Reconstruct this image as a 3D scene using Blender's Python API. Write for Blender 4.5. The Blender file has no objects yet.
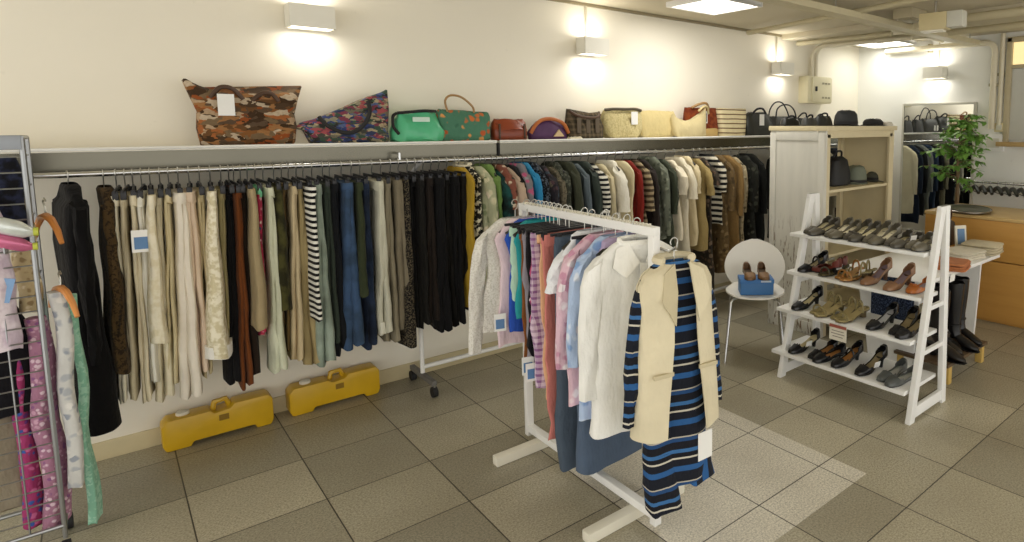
import bpy, bmesh, math, random
from mathutils import Vector, Matrix
PI = math.pi
R = random.Random(7)
SC = bpy.context.scene
COL = SC.collection

# ------------------------------------------------------------------ camera
F, PX, PY, H = 618.0, 688.0, 190.0, 1.6        # focal length and principal point of the 1024x542 frame
YAW = math.atan2(652, 622); PIT = math.atan(65 / 618)
FW = Vector((math.cos(YAW) * math.cos(PIT), math.sin(YAW) * math.cos(PIT), -math.sin(PIT)))
RT = Vector((math.sin(YAW), -math.cos(YAW), 0)); UP = RT.cross(FW)
cam = bpy.data.cameras.new('camera'); co = bpy.data.objects.new('camera', cam); COL.objects.link(co)
co.matrix_world = Matrix(((RT.x, UP.x, -FW.x, 0), (RT.y, UP.y, -FW.y, 0), (RT.z, UP.z, -FW.z, H), (0, 0, 0, 1)))
cam.sensor_fit = 'HORIZONTAL'; cam.sensor_width = 36; cam.lens = F / 1024 * 36
cam.shift_x = (512 - PX) / 1024; cam.shift_y = (PY - 271) / 1024; cam.clip_start = .05
SC.camera = co

def ray(x, y): return FW + RT * ((x - PX) / F) + UP * (-(y - PY) / F)
def onY(x, y, Y): d = ray(x, y); t = Y / d.y; return d.x * t, H + d.z * t       # (X, Z) on the plane Y
def onX(x, y, X): d = ray(x, y); t = X / d.x; return d.y * t, H + d.z * t       # (Y, Z) on the plane X
def onZ(x, y, z=0): d = ray(x, y); t = (z - H) / d.z; return d.x * t, d.y * t

# ------------------------------------------------------------------ materials
def lin(c):
    if isinstance(c, str): c = [int(c[i:i + 2], 16) for i in (0, 2, 4)]
    return tuple(((v / 255) / 12.92 if v / 255 <= .04045 else ((v / 255 + .055) / 1.055) ** 2.4) for v in c) + (1,)
MC = {}
class N:
    """small node helper"""
    def __init__(s, name):
        s.m = bpy.data.materials.new(name); s.m.use_nodes = True; s.t = s.m.node_tree
        s.b = s.t.nodes['Principled BSDF']
    def n(s, ty, **k):
        o = s.t.nodes.new(ty)
        for a, v in k.items(): setattr(o, a, v)
        return o
    def l(s, a, b): s.t.links.new(a, b)
    def coord(s): return s.n('ShaderNodeTexCoord').outputs['Object']
    def math(s, op, a, b=None, c=None):
        o = s.n('ShaderNodeMath', operation=op)
        for i, v in enumerate((a, b, c)):
            if v is None: continue
            if isinstance(v, (int, float)): o.inputs[i].default_value = v
            else: s.l(v, o.inputs[i])
        return o.outputs[0]
    def noise(s, scale, detail=2, vec=None, rough=.5):
        o = s.n('ShaderNodeTexNoise'); o.inputs['Scale'].default_value = scale; o.inputs['Detail'].default_value = detail
        o.inputs['Roughness'].default_value = rough
        s.l(vec if vec is not None else s.coord(), o.inputs['Vector']); return o.outputs['Fac']
    def mix(s, f, a, b):
        o = s.n('ShaderNodeMix', data_type='RGBA')
        if isinstance(f, (int, float)): o.inputs[0].default_value = f
        else: s.l(f, o.inputs[0])
        for i, v in ((6, a), (7, b)):
            if isinstance(v, tuple): o.inputs[i].default_value = v
            else: s.l(v, o.inputs[i])
        return o.outputs[2]
    def ramp(s, f, stops, const=False):
        o = s.n('ShaderNodeValToRGB'); e = o.color_ramp
        if const: e.interpolation = 'CONSTANT'
        while len(e.elements) < len(stops): e.elements.new(.5)
        for el, (p, c) in zip(e.elements, stops): el.position = p; el.color = c
        s.l(f, o.inputs[0]); return o.outputs[0]
    def bump(s, h, st, d=.01):
        o = s.n('ShaderNodeBump'); o.inputs['Strength'].default_value = st; o.inputs['Distance'].default_value = d
        s.l(h, o.inputs['Height']); s.l(o.outputs[0], s.b.inputs['Normal'])
    def col(s, c):
        if isinstance(c, tuple): s.b.inputs['Base Color'].default_value = c
        else: s.l(c, s.b.inputs['Base Color'])
    def set(s, rough=.5, metal=0, **k):
        s.b.inputs['Roughness'].default_value = rough; s.b.inputs['Metallic'].default_value = metal
        for a, v in k.items(): s.b.inputs[a.replace('_', ' ')].default_value = v
        return s.m
def dk(c, f): return tuple(v * f for v in c[:3]) + (1,)
def plain(c, rough=.5, metal=0, var=.08, scale=18, **k):
    key = ('p', c, rough, metal, var, tuple(k.items()))
    if key not in MC:
        n = N('surface_' + str(len(MC))); b = lin(c)
        n.col(n.mix(n.noise(scale, 3), dk(b, 1 - var), dk(b, 1 + var))); MC[key] = n.set(rough, metal, **k)
    return MC[key]
def cloth(c, pat=None, cols=(), sc=1.0, rough=.9):
    key = ('c', c, pat, tuple(cols), sc, rough)
    if key in MC: return MC[key]
    n = N('cloth_' + str(len(MC))); b = lin(c); v = n.coord()
    base = n.mix(n.noise(9, 3, v), dk(b, .86), dk(b, 1.1))
    sep = n.n('ShaderNodeSeparateXYZ'); n.l(v, sep.inputs[0])
    x, y, z = sep.outputs
    if pat == 'stripe':
        k = len(cols) + 1
        f = n.math('FRACT', n.math('MULTIPLY', n.math('ADD', z, n.math('MULTIPLY', n.noise(4, 1, v), .012)), sc))
        st = [(i / k, (b if i == 0 else lin(cols[i - 1]))) for i in range(k)]
        base = n.ramp(f, st, True)
    elif pat == 'bands':                            # uneven knit bands: cols = (position, colour) pairs
        f = n.math('FRACT', n.math('MULTIPLY', z, sc))
        base = n.ramp(f, [(0, b)] + [(p, lin(cc)) for p, cc in cols], True)
    elif pat == 'vstripe':
        f = n.math('FRACT', n.math('MULTIPLY', x, sc)); base = n.ramp(f, [(0, b), (.5, lin(cols[0]))], True)
    elif pat in ('floral', 'collage'):
        vo = n.n('ShaderNodeTexVoronoi'); vo.inputs['Scale'].default_value = sc
        if pat == 'collage':
            mp = n.n('ShaderNodeMapping'); mp.inputs['Scale'].default_value = (.62, 1, 1.35); n.l(v, mp.inputs[0]); v = mp.outputs[0]
        dv = n.n('ShaderNodeVectorMath', operation='ADD'); nz = n.n('ShaderNodeTexNoise'); nz.inputs['Scale'].default_value = sc * .8
        n.l(v, nz.inputs['Vector'])
        ms = n.n('ShaderNodeVectorMath', operation='SCALE'); n.l(nz.outputs['Color'], ms.inputs[0]); ms.inputs['Scale'].default_value = (.9 if pat == 'floral' else 2.6) / sc
        n.l(v, dv.inputs[0]); n.l(ms.outputs[0], dv.inputs[1]); n.l(dv.outputs[0], vo.inputs['Vector'])
        sp = n.n('ShaderNodeSeparateColor'); n.l(vo.outputs['Color'], sp.inputs[0])
        k = len(cols) + 1
        cells = n.ramp(sp.outputs[0], [(i / k, (b if i == 0 else lin(cols[i - 1]))) for i in range(k)], True)
        if pat == 'floral':                         # flowers on a ground of the first colour
            base = n.mix(n.ramp(vo.outputs['Distance'], [(.32, (1, 1, 1, 1)), (.5, (0, 0, 0, 1))]), base, cells)
        else: base = n.mix(n.math('MULTIPLY', n.noise(sc * 3, 3, v), .6), cells, dk(b, .7))
    elif pat == 'speckle':
        f = n.ramp(n.noise(sc, 2, v, .7), [(.5, (0, 0, 0, 1)), (.56, (1, 1, 1, 1))]); base = n.mix(f, base, lin(cols[0]))
    elif pat == 'blotch':
        f = n.ramp(n.noise(sc, 3, v), [(.42, (0, 0, 0, 1)), (.58, (1, 1, 1, 1))]); base = n.mix(f, base, lin(cols[0]))
    elif pat == 'check':
        fx = n.math('GREATER_THAN', n.math('FRACT', n.math('MULTIPLY', n.math('ADD', x, y), sc)), .6); fz = n.math('GREATER_THAN', n.math('FRACT', n.math('MULTIPLY', z, sc)), .6)
        base = n.mix(n.math('MULTIPLY', n.math('ADD', fx, fz), .5), base, lin(cols[0]))
    mp = n.n('ShaderNodeMapping'); mp.inputs['Scale'].default_value = (1, 1, .4); n.l(v, mp.inputs[0])
    n.col(base); n.bump(n.math('ADD', n.math('MULTIPLY', n.noise(60, 2, v), .12), n.noise(15, 3, mp.outputs[0], .55)), .55, .03)
    MC[key] = n.set(rough, 0, Sheen_Weight=.04, Specular_IOR_Level=.2); return MC[key]

M_white = plain('efeeea', .45, 0, .02); M_offwhite = plain('e4dfce', .5, 0, .04)
M_chrome = plain('c9cacb', .22, 1, .05); M_steel = plain('68655a', .25, 1, .12, 5)
M_black = plain('15151a', .4, 0, .1); M_blackmatte = plain('1a191b', .7, 0, .15)
M_hook = plain('b4b2aa', .3, 1, .05); M_tag = plain('f3f2ee', .6, 0, .02); M_tagblue = plain('5f86b5', .6, 0, .05)
M_olivehang = plain('2b2a22', .45, 0, .12)
M_wood_hang = plain('c07a36', .4, 0, .15)

# ------------------------------------------------------------------ mesh builder
class MB:
    def __init__(s): s.v = []; s.f = []
    def box(s, c, d, rz=0, tilt=None):
        i = len(s.v); q = Matrix.Rotation(rz, 3, 'Z')
        if tilt: q = q @ Matrix.Rotation(tilt[1], 3, tilt[0])
        for x in (-1, 1):
            for y in (-1, 1):
                for z in (-1, 1): s.v.append(tuple(Vector(c) + q @ Vector((x * d[0] / 2, y * d[1] / 2, z * d[2] / 2))))
        for a in ((0, 1, 3, 2), (4, 6, 7, 5), (0, 4, 5, 1), (2, 3, 7, 6), (0, 2, 6, 4), (1, 5, 7, 3)): s.f.append(tuple(i + k for k in a))
        return s
    def ring(s, pts):
        i = len(s.v); s.v += [tuple(p) for p in pts]; return list(range(i, i + len(pts)))
    def loft(s, rings, closed=True, cap0=True, cap1=True):
        ids = [s.ring(r) for r in rings]; n = len(ids[0])
        for a, b in zip(ids, ids[1:]):
            for k in range(n if closed else n - 1):
                s.f.append((a[k], a[(k + 1) % n], b[(k + 1) % n], b[k]))
        if cap0: s.f.append(tuple(reversed(ids[0])))
        if cap1: s.f.append(tuple(ids[-1]))
        return s
    def tube(s, pts, r, n=8, closed=False):
        P = [Vector(p) for p in pts]; rings = []; m = len(P); up = None
        for i, p in enumerate(P):
            d = (P[(i + 1) % m] - P[i - 1]) if closed else (P[min(i + 1, m - 1)] - P[max(i - 1, 0)])
            d.normalize()
            if up is None: up = Vector((0, 0, 1)) if abs(d.z) < .9 else Vector((1, 0, 0))
            u = (up - d * up.dot(d)).normalized(); up = u; w = d.cross(u)
            rr = r[i] if isinstance(r, (list, tuple)) else r
            rings.append([p + u * (rr * math.cos(2 * PI * k / n)) + w * (rr * math.sin(2 * PI * k / n)) for k in range(n)])
        if closed: rings.append(rings[0])
        return s.loft(rings, True, not closed, not closed)
    def lathe(s, prof, c=(0, 0, 0), n=20):
        return s.loft([[(c[0] + r * math.cos(2 * PI * k / n), c[1] + r * math.sin(2 * PI * k / n), c[2] + z) for k in range(n)] for r, z in prof])
    def prism(s, poly, axis, lo, hi):
        """extrude a 2-D outline along an axis"""
        def p3(a, b, t): return {'x': (t, a, b), 'y': (a, t, b), 'z': (a, b, t)}[axis]
        return s.loft([[p3(a, b, lo) for a, b in poly], [p3(a, b, hi) for a, b in poly]])
    def data(s, name, mat, bevel=0, smooth=True, solid=0, subsurf=0):
        me = bpy.data.meshes.new(name); me.from_pydata(s.v, [], s.f)
        bm = bmesh.new(); bm.from_mesh(me)
        bmesh.ops.remove_doubles(bm, verts=bm.verts, dist=1e-6)
        if solid:
            bmesh.ops.solidify(bm, geom=bm.faces[:], thickness=solid)
        if bevel:
            es = [e for e in bm.edges if len(e.link_faces) == 2 and e.calc_face_angle(0) > .5]
            bmesh.ops.bevel(bm, geom=es, offset=bevel, segments=2, profile=.6, affect='EDGES')
        bmesh.ops.recalc_face_normals(bm, faces=bm.faces[:])
        bm.to_mesh(me); bm.free()
        if smooth:
            me.polygons.foreach_set('use_smooth', [True] * len(me.polygons))
            me.set_sharp_from_angle(angle=.7)
        me.materials.append(mat); return me
    def build(s, name, mat, parent=None, **k): return link(name, s.data(name, mat, **k), parent)
def link(name, me, parent=None, loc=None):
    o = bpy.data.objects.new(name, me); COL.objects.link(o)
    if parent: o.parent = parent
    if loc: o.location = loc
    return o
def thing(name, label, cat, loc=(0, 0, 0), rz=0, group=None, rot=None):
    o = bpy.data.objects.new(name, None); COL.objects.link(o); o.location = loc; o.rotation_euler = rot or (0, 0, rz)
    o.empty_display_size = .05
    return tag(o, label, cat, group)
def tag(o, label, cat, group=None):
    o['label'] = label; o['category'] = cat
    if group: o['group'] = group
    return o
def structure(o): o['kind'] = 'structure'; return o
def copy_tree(o, parent=None):
    c = o.copy(); COL.objects.link(c)
    if parent: c.parent = parent
    for ch in list(o.children): copy_tree(ch, c)
    return c
def superell(a, b, n, p=.7, cx=0, cy=0, z=0):
    out = []
    for k in range(n):
        t = 2 * PI * k / n; c, s_ = math.cos(t), math.sin(t)
        out.append((cx + a * math.copysign(abs(c) ** p, c), cy + b * math.copysign(abs(s_) ** p, s_), z))
    return out

# ------------------------------------------------------------------ the room
WY, WX, CZ = 3.985, 6.6, 2.51
XL, YN = -1.6, -1.6
def floor_mat():
    n = N('floor_tiles'); v = n.coord(); sp = n.n('ShaderNodeSeparateXYZ'); n.l(v, sp.inputs[0]); x, y, z = sp.outputs
    T = .4365
    u = n.math('DIVIDE', n.math('SUBTRACT', x, .606 - 10 * T), T); w = n.math('DIVIDE', n.math('SUBTRACT', y, 2.885 - 20 * .4375), .4375)
    cb = n.n('ShaderNodeCombineXYZ'); n.l(n.math('FLOOR', u), cb.inputs[0]); n.l(n.math('FLOOR', w), cb.inputs[1])
    wn = n.n('ShaderNodeTexWhiteNoise', noise_dimensions='2D'); n.l(cb.outputs[0], wn.inputs['Vector'])
    def edge(t):
        f = n.math('FRACT', t); return n.math('MINIMUM', f, n.math('SUBTRACT', 1, f))
    joint = n.math('LESS_THAN', n.math('MINIMUM', edge(u), edge(w)), .006)
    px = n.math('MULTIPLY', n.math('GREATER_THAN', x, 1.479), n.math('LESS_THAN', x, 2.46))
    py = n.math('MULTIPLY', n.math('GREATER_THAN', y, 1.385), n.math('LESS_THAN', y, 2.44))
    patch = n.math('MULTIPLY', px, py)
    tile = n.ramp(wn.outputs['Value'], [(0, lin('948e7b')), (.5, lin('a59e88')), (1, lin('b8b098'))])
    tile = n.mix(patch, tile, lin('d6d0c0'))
    speck = n.ramp(n.noise(120, 2, v, .85), [(.32, (.5, .5, .5, 1)), (.5, (1, 1, 1, 1)), (.7, (1.42, 1.42, 1.42, 1))])
    mu = n.n('ShaderNodeMix', data_type='RGBA', blend_type='MULTIPLY'); mu.inputs[0].default_value = .9
    n.l(tile, mu.inputs[6]); n.l(speck, mu.inputs[7])
    wear = n.mix(n.ramp(n.noise(2.2, 4, v), [(.4, (0, 0, 0, 1)), (.75, (.35, .35, .35, 1))]), mu.outputs[2], lin('857a64'))
    n.col(n.mix(joint, wear, lin('3d382d')))
    n.l(n.math('ADD', n.math('MULTIPLY', n.noise(7, 3, v), .25), .27), n.b.inputs['Roughness'])
    n.bump(n.math('SUBTRACT', 1, joint), .25, .004); return n.m
def wall_mat(name, c, seams=None):
    n = N(name); v = n.coord(); b = lin(c)
    base = n.mix(n.noise(1.3, 4, v), dk(b, .95), dk(b, 1.03))
    spots = n.ramp(n.noise(14, 2, v), [(.72, (0, 0, 0, 1)), (.76, (.25, .25, .25, 1))])
    base = n.mix(spots, base, dk(b, .78))
    n.col(base); n.bump(n.noise(40, 3, v), .12, .004); return n.set(.75)
MW = wall_mat('wall_paint', 'f1ebdb'); MWR = wall_mat('wall_paint_white', 'f0f0ea')
MCeil = wall_mat('ceiling_paint', 'cdc4ac')
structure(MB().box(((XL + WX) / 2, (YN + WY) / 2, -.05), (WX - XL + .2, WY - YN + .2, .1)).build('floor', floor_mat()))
structure(MB().box(((XL + WX) / 2, WY + .05, CZ / 2), (WX - XL + .2, .1, CZ)).build('wall_back', MW))
structure(MB().box((WX + .05, (YN + WY) / 2, CZ / 2), (.1, WY - YN, CZ)).build('wall_right', MWR))
structure(MB().box(((XL + WX) / 2, (YN + WY) / 2, CZ + .05), (WX - XL + .2, WY - YN + .2, .1)).build('ceiling', MCeil))
structure(MB().box(((XL + WX) / 2, WY - .006, .045), (WX - XL, .012, .09)).build('baseboard_back', plain('cfc19a', .55, 0, .06), bevel=.003))
structure(MB().box((WX - .006, (YN + WY) / 2, .045), (.012, WY - YN - .03, .09)).build('baseboard_right', plain('cfc8b0', .55, 0, .06), bevel=.003))
structure(MB().box(((XL + 5.1) / 2, WY - .012, CZ - .012), (5.1 - XL, .024, .02)).build('trim_1', plain('8f8468', .6, 0, .1)))
# ceiling beam that drops past the wall lamp, and the panel seams of the right wall
structure(MB().box((5.16, (YN + WY) / 2, CZ - .025), (.14, WY - YN - .04, .05)).build('trim_2', MCeil, bevel=.004))
for k, (zz) in enumerate((1.42, .95)): structure(MB().box((WX - .003, 1.9, zz), (.006, 1.3, .006)).build('trim_%d' % (3 + k), plain('b9b3a2', .6)))
# high window with its yellowed blind, grey sash below it
wnd = bpy.data.objects.new('window_1', None); COL.objects.link(wnd); wnd['kind'] = 'structure'; wnd.location = (WX, 1.92, 0)
b = MB()
for yy in (.37, -.05, -.45): b.box((-.03, yy, 1.94), (.06, .05, 1.02))
b.box((-.03, -.04, 2.43), (.06, .87, .05)); b.box((-.03, -.04, 2.17), (.05, .84, .035))
b.build('window_frame', plain('b9ad8e', .5), wnd, bevel=.004)
def emit(name, c, s):
    n = N(name); n.b.inputs['Base Color'].default_value = lin(c); n.b.inputs['Emission Color'].default_value = lin(c); n.b.inputs['Emission Strength'].default_value = s
    n.b.inputs['Roughness'].default_value = .6; return n.m
MB().box((-.012, -.04, 2.30), (.012, .8, .24)).build('blind', emit('daylit_blind', 'f2dca4', .75), wnd)
MB().box((-.012, -.04, 1.8), (.012, .8, .7)).build('pane', plain('c3c3ba', .25, 0, .05), wnd)
MB().box((-.05, -.02, 1.41), (.1, .92, .045)).build('sill', plain('b99c68', .5, 0, .15), wnd, bevel=.005)

# ------------------------------------------------------------------ lamps
def area(name, loc, rot, sx, sy, e, c=(1, .95, .86)):
    l = bpy.data.lights.new(name, 'AREA'); l.shape = 'RECTANGLE'; l.size = sx; l.size_y = sy; l.energy = e; l.color = c
    o = bpy.data.objects.new(name, l); COL.objects.link(o); o.location = loc; o.rotation_euler = rot; return o
M_tube = emit('lit_diffuser', 'fffaf0', 3.6); M_lampglow = emit('lit_lamp_opening', 'fff6e6', 4.0)
M_lamp = plain('e9e6da', .45, 0, .02)
for lx, ly, lab in ((3.39, 3.27, 'lit square ceiling light panel above the cream straw bags'), (6.28, 3.50, 'lit square ceiling light panel in the far corner above the mirror')):
    t = thing('ceiling_light', lab, 'ceiling light', (lx, ly, CZ), 0, 'square ceiling light panels')
    b = MB()
    for s_ in (-1, 1): b.box((s_ * .242, 0, -.02), (.026, .51, .04)); b.box((0, s_ * .242, -.02), (.458, .026, .04))
    b.build('frame', M_white, t, bevel=.003)
    MB().box((0, 0, -.021), (.458, .458, .012)).build('diffuser', M_tube, t)
    area('ceiling_light_glow', (lx, ly, CZ - .05), (0, 0, 0), .46, .46, 9 if lx < 5 else 2.2, (1, .985, .94) if lx < 5 else (.97, 1, .97))
def wall_lamp(px, py, w, side, lab):
    t = thing('wall_lamp', lab, 'wall lamp', (0, 0, 0), 0, 'up and down wall lamps')
    if side == 'back': X, Z = onY(px, py, WY - .07); t.location = (X, WY, Z); t.rotation_euler = (0, 0, 0)
    else: Y, Z = onX(px, py, WX - .07); t.location = (WX, Y, Z); t.rotation_euler = (0, 0, -PI / 2)
    w_, d_, h_ = w, .115, .12                     # the box hangs off the wall along local -Y
    b = MB(); b.box((0, -.035 - d_, 0), (w_, .008, h_)); b.box((0, -.035, 0), (w_, .008, h_))
    for s_ in (-1, 1): b.box((s_ * (w_ / 2 - .004), -.035 - d_ / 2, 0), (.008, d_, h_))
    b.build('housing', M_lamp, t)
    MB().box((0, -.016, 0), (w_ * .6, .03, .07)).build('wall_bracket', plain('8f8b7d', .5), t)
    g = MB().box((0, -.035 - d_ / 2, 0), (w_ - .02, d_ - .02, h_ * .8)).build('bulb_cover', M_lampglow, t)
    MB().tube([(0, -.012, h_ / 2 - .03), (0, -.012, CZ - t.location.z - .005)], .008, 8).build('conduit', plain('c9c2ac', .5), t)
    for z_, rx in ((h_ / 2 + .01, PI), (-h_ / 2 - .01, 0)):
        o = area('wall_lamp_glow', (0, 0, 0), (0, 0, 0), w_ - .03, d_ - .03, .62, (1, .97, .91)); o.parent = t
        o.location = (0, -.035 - d_ / 2, z_); o.rotation_euler = (rx, 0, 0)
wall_lamp(309, 18, .215, 'back', 'white box wall lamp above the large brown collage bag')
wall_lamp(591, 47, .215, 'back', 'white box wall lamp above the cream bag with dark rim')
wall_lamp(781, 69, .215, 'back', 'white box wall lamp beside the electrical panel box')
wall_lamp(936, 73, .215, 'right', 'white box wall lamp on the far wall above the mirror')

# ------------------------------------------------------------------ wall fittings
X0, Z1 = onY(803, 76, 3.93); X1, Z0 = onY(826, 104, 3.93)
t = thing('electrical_panel', 'cream metal electrical panel box with conduits on the back wall', 'electrical panel', ((X0 + X1) / 2, WY, (Z0 + Z1) / 2))
w_, h_ = X1 - X0, Z1 - Z0
MP = plain('ded6b4', .5, 0, .03)
MB().box((0, -.06, 0), (w_, .12, h_)).build('box', MP, t, bevel=.006)
MB().box((.03, -.127, 0), (w_ * .82, .014, h_ * .9)).build('panel_door', MP, t, bevel=.004)
MB().box((-.09, -.138, .01), (.03, .012, .05)).build('latch', M_blackmatte, t, bevel=.003)
for zz in (.07, -.08):
    b = MB()
    for k in range(3): b.box((.04 + k * .055, -.1355, zz), (.036, .004, .02))
    b.build('marking', plain('a39c80', .6), t)
MC_ = plain('d8d0b8', .45, 0, .05)
for xo, zt, xe, ye in ((-.05, 2.43, .25, -1.1), (.02, 2.455, .3, -1.3)):
    z0 = h_ / 2 - .01; zt -= t.location.z
    p = [(xo, -.05, z0), (xo, -.05, zt - .12)] + [(xo + .02 * a, -.05 - .12 * (1 - math.cos(a * PI / 2)), zt - .12 + .12 * math.sin(a * PI / 2)) for a in (.25, .5, .75, 1)] + [(xo + .12, ye, zt)]
    MB().tube(p, .022, 10).build('conduit', MC_, t)
t.children[-1].name = 'conduit'
# conduits and switch boxes of the right wall
def pipe(pts, r, lab, name='conduit_pipe', cat='pipe', m=None, clamps=()):
    t = thing(name, lab, cat); MB().tube(pts, r, 10).build('pipe_run', m or MC_, t)
    for c, d in clamps: MB().box(c, d).build('clamp', plain('aaa287', .45), t, bevel=.003)
    return t
def elbow(a, c, b, r=.1, k=5):
    a, b, c = Vector(a), Vector(b), Vector(c); u = (a - c).normalized(); w = (b - c).normalized()
    pts = [a]
    for i in range(k + 1):
        q = i / k; pts.append(c + u * r * (1 - q) ** 2 + w * r * q ** 2)
    return pts + [b]
pipe(elbow((6.53, 2.42, 1.56), (6.53, 2.42, 2.42), (6.53, 3.6, 2.42)), .03, 'cream conduit pipe bending down the far wall beside the mirror', clamps=[((6.565, 2.42, 2.0), (.07, .09, .03)), ((6.565, 3.1, 2.42), (.07, .03, .09))])
pipe([(6.55, 2.355, 1.60), (6.55, 2.355, 2.5)], .024, 'straight cream conduit pipe between the bent pipe and the window', clamps=[((6.575, 2.355, 2.1), (.05, .08, .03))])
def wallbox(lab, y, z, w, h, d, m, kind='switch_box'):
    t = thing(kind, lab, 'switch box', (WX, y, z)); MB().box((-d / 2, 0, 0), (d, w, h)).build('box', m, t, bevel=.006)
    MB().box((-d - .004, 0, 0), (.008, w * .62, h * .55)).build('cover', plain('d9d6c8', .45), t, bevel=.002)
wallbox('white wall switch box between the mirror and the window', 2.40, 1.42, .20, .17, .06, M_white)
wallbox('small yellowed junction box under the straight conduit pipe', 2.35, 1.575, .09, .09, .06, plain('d8cba0', .5))
# ceiling services
M_duct = plain('c3b999', .5, 0, .06)
t = thing('cable_tray', 'long cream cable tray running along the ceiling', 'cable tray', (0, 0, 0))
b = MB(); b.box((4.75, 2.62, CZ - .1), (3.7, .11, .012))
for s_ in (-1, 1): b.box((4.75, 2.62 + s_ * .055, CZ - .085), (3.7, .01, .045))
b.build('tray', M_duct, t)
for xx in (3.1, 4.0, 4.9, 5.8, 6.4): MB().tube([(xx, 2.62, CZ), (xx, 2.62, CZ - .1)], .006, 6).build('hanger_rod', M_hook, t)
MB().tube([(2.92, 2.60, CZ - .08), (6.58, 2.60, CZ - .08)], .018, 8).build('cable', plain('a69b7c', .5), t)
pipe([(2.6, 2.80, CZ - .04), (4.3, 2.84, CZ - .04), (6.4, 2.9, CZ - .04)], .025, 'thin cream ceiling pipe behind the cable tray', 'ceiling_pipe', m=M_duct)
pipe([(4.95, .6, CZ - .08), (5.0, 2.5, CZ - .08)], .035, 'cream ceiling pipe running from the grey ceiling unit toward the viewer', 'ceiling_pipe', m=M_duct)
pipe([(5.75, .9, CZ - .06), (5.8, 3.3, CZ - .06)], .03, 'cream ceiling pipe crossing in front of the corner light panel', 'ceiling_pipe', m=M_duct)
pipe([(4.15, 2.0, CZ - .05), (4.5, 3.9, CZ - .05)], .022, 'thin ceiling pipe crossing behind the ceiling light panel', 'ceiling_pipe', m=M_duct)
pipe([(5.35, 2.9, CZ - .075), (5.3, 3.92, CZ - .075)], .025, 'short ceiling pipe ending over the electrical panel', 'ceiling_pipe', m=M_duct)
t = thing('ceiling_junction_box', 'flat grey junction box beside the cable tray on the ceiling', 'junction box', (4.75, 2.42, CZ))
MB().box((0, 0, -.04), (.26, .16, .08)).build('box', plain('b5ab8f', .5), t, bevel=.01); MB().box((0, 0, -.085), (.2, .1, .01)).build('cover', plain('9c9379', .5), t, bevel=.003)
hx, hy = onZ(935, 22, 2.36)
t = thing('ceiling_unit', 'two-tone beige and grey box unit hanging from the ceiling', 'ceiling unit', (hx, hy, 2.36), .1)
MB().box((0, .0, 0), (.12, .20, .125)).build('housing', plain('cbbd92', .5, 0, .06), t, bevel=.008)
MB().box((.0, -.155, .003), (.11, .11, .115)).build('side_cover', plain('c9c7ba', .5), t, bevel=.006)
MB().box((-.0, .01, -.067), (.09, .16, .012)).build('lens', plain('e8e4d4', .3), t, bevel=.003)
MB().tube([(0, 0, .06), (0, 0, CZ - 2.36)], .01, 8).build('hanger_rod', M_hook, t)

# ------------------------------------------------------------------ wall shelves and rails
SH_Y0, SH_Z = 3.70, 1.497
for xa, xb, lab in ((-1.5, 1.845, 'long steel wall shelf carrying the patterned tote bags'), (1.865, 6.5, 'long steel wall shelf carrying the clutches and straw bags')):
    t = thing('wall_shelf', lab, 'wall shelf', ((xa + xb) / 2, 0, 0), 0, 'steel wall shelves'); L = xb - xa
    MB().box((0, (SH_Y0 + WY) / 2, SH_Z - .006), (L, WY - SH_Y0 - .002, .012)).build('shelf_board', plain('e3dfd2', .35, .0, .03), t)
    MB().box((0, SH_Y0 + .006, SH_Z - .055), (L, .004, .086)).build('front_panel', M_steel, t)
    MB().tube([(-L / 2, SH_Y0 + .002, SH_Z), (L / 2, SH_Y0 + .002, SH_Z)], .007, 8).build('lip', M_white, t)
    for k in range(int(L // 1.1) + 1): MB().box((-L / 2 + .3 + k * 1.1, 3.85, SH_Z - .03), (.02, .24, .035)).build('bracket', M_blackmatte, t)
MB_ = MB().box((0, 0, 0), (.014, .29, .1))
o = MB_.build('shelf_bracket', M_blackmatte); o.location = (1.855, 3.838, SH_Z - .06); tag(o, 'black bracket closing the gap between the two wall shelves', 'bracket')
RY, RZ, RR = 3.62, 1.395, .0125
t = thing('clothes_rail', 'long chrome clothes rail under the left shelf holding trousers', 'clothes rail', (0, 0, 0))
MB().tube([(-1.4, RY, RZ), (1.31, RY, RZ)], RR, 10).build('tube', M_chrome, t)
for xx in (-.9, -.35, 1.22): MB().tube([(xx, RY, RZ), (xx, RY, RZ + .045), (xx, SH_Y0 + .03, RZ + .05)], .007, 8).build('bracket', M_chrome, t)
# free-standing rolling rack that carries the right-hand clothes
t = thing('rolling_rack', 'white rolling clothes rack with castors against the back wall', 'rolling rack', (0, 0, 0))
MB().tube([(1.315, RY, RZ), (6.28, RY, RZ)], RR, 10).build('top_rail', M_chrome, t)
for xx in (1.335, 6.25):
    MB().tube([(xx, RY + .12, .1), (xx, RY + .12, 1.33), (xx, RY, RZ)], .0135, 10).build('post', M_white, t)
    MB().box((xx, RY + .12, .085), (.03, .36, .03)).build('foot', plain('6d6a66', .5), t, bevel=.006)
    for yy in (-.05, .29):
        c = MB().tube([(xx - .014, RY + yy, .033), (xx + .014, RY + yy, .033)], .031, 14).build('castor', M_blackmatte, t)
        MB().box((xx, RY + yy, .062), (.012, .02, .03)).build('fork', M_chrome, c)
MB().tube([(1.335, RY + .12, .135), (6.25, RY + .12, .135)], .014, 10).build('lower_bar', M_white, t)

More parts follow.
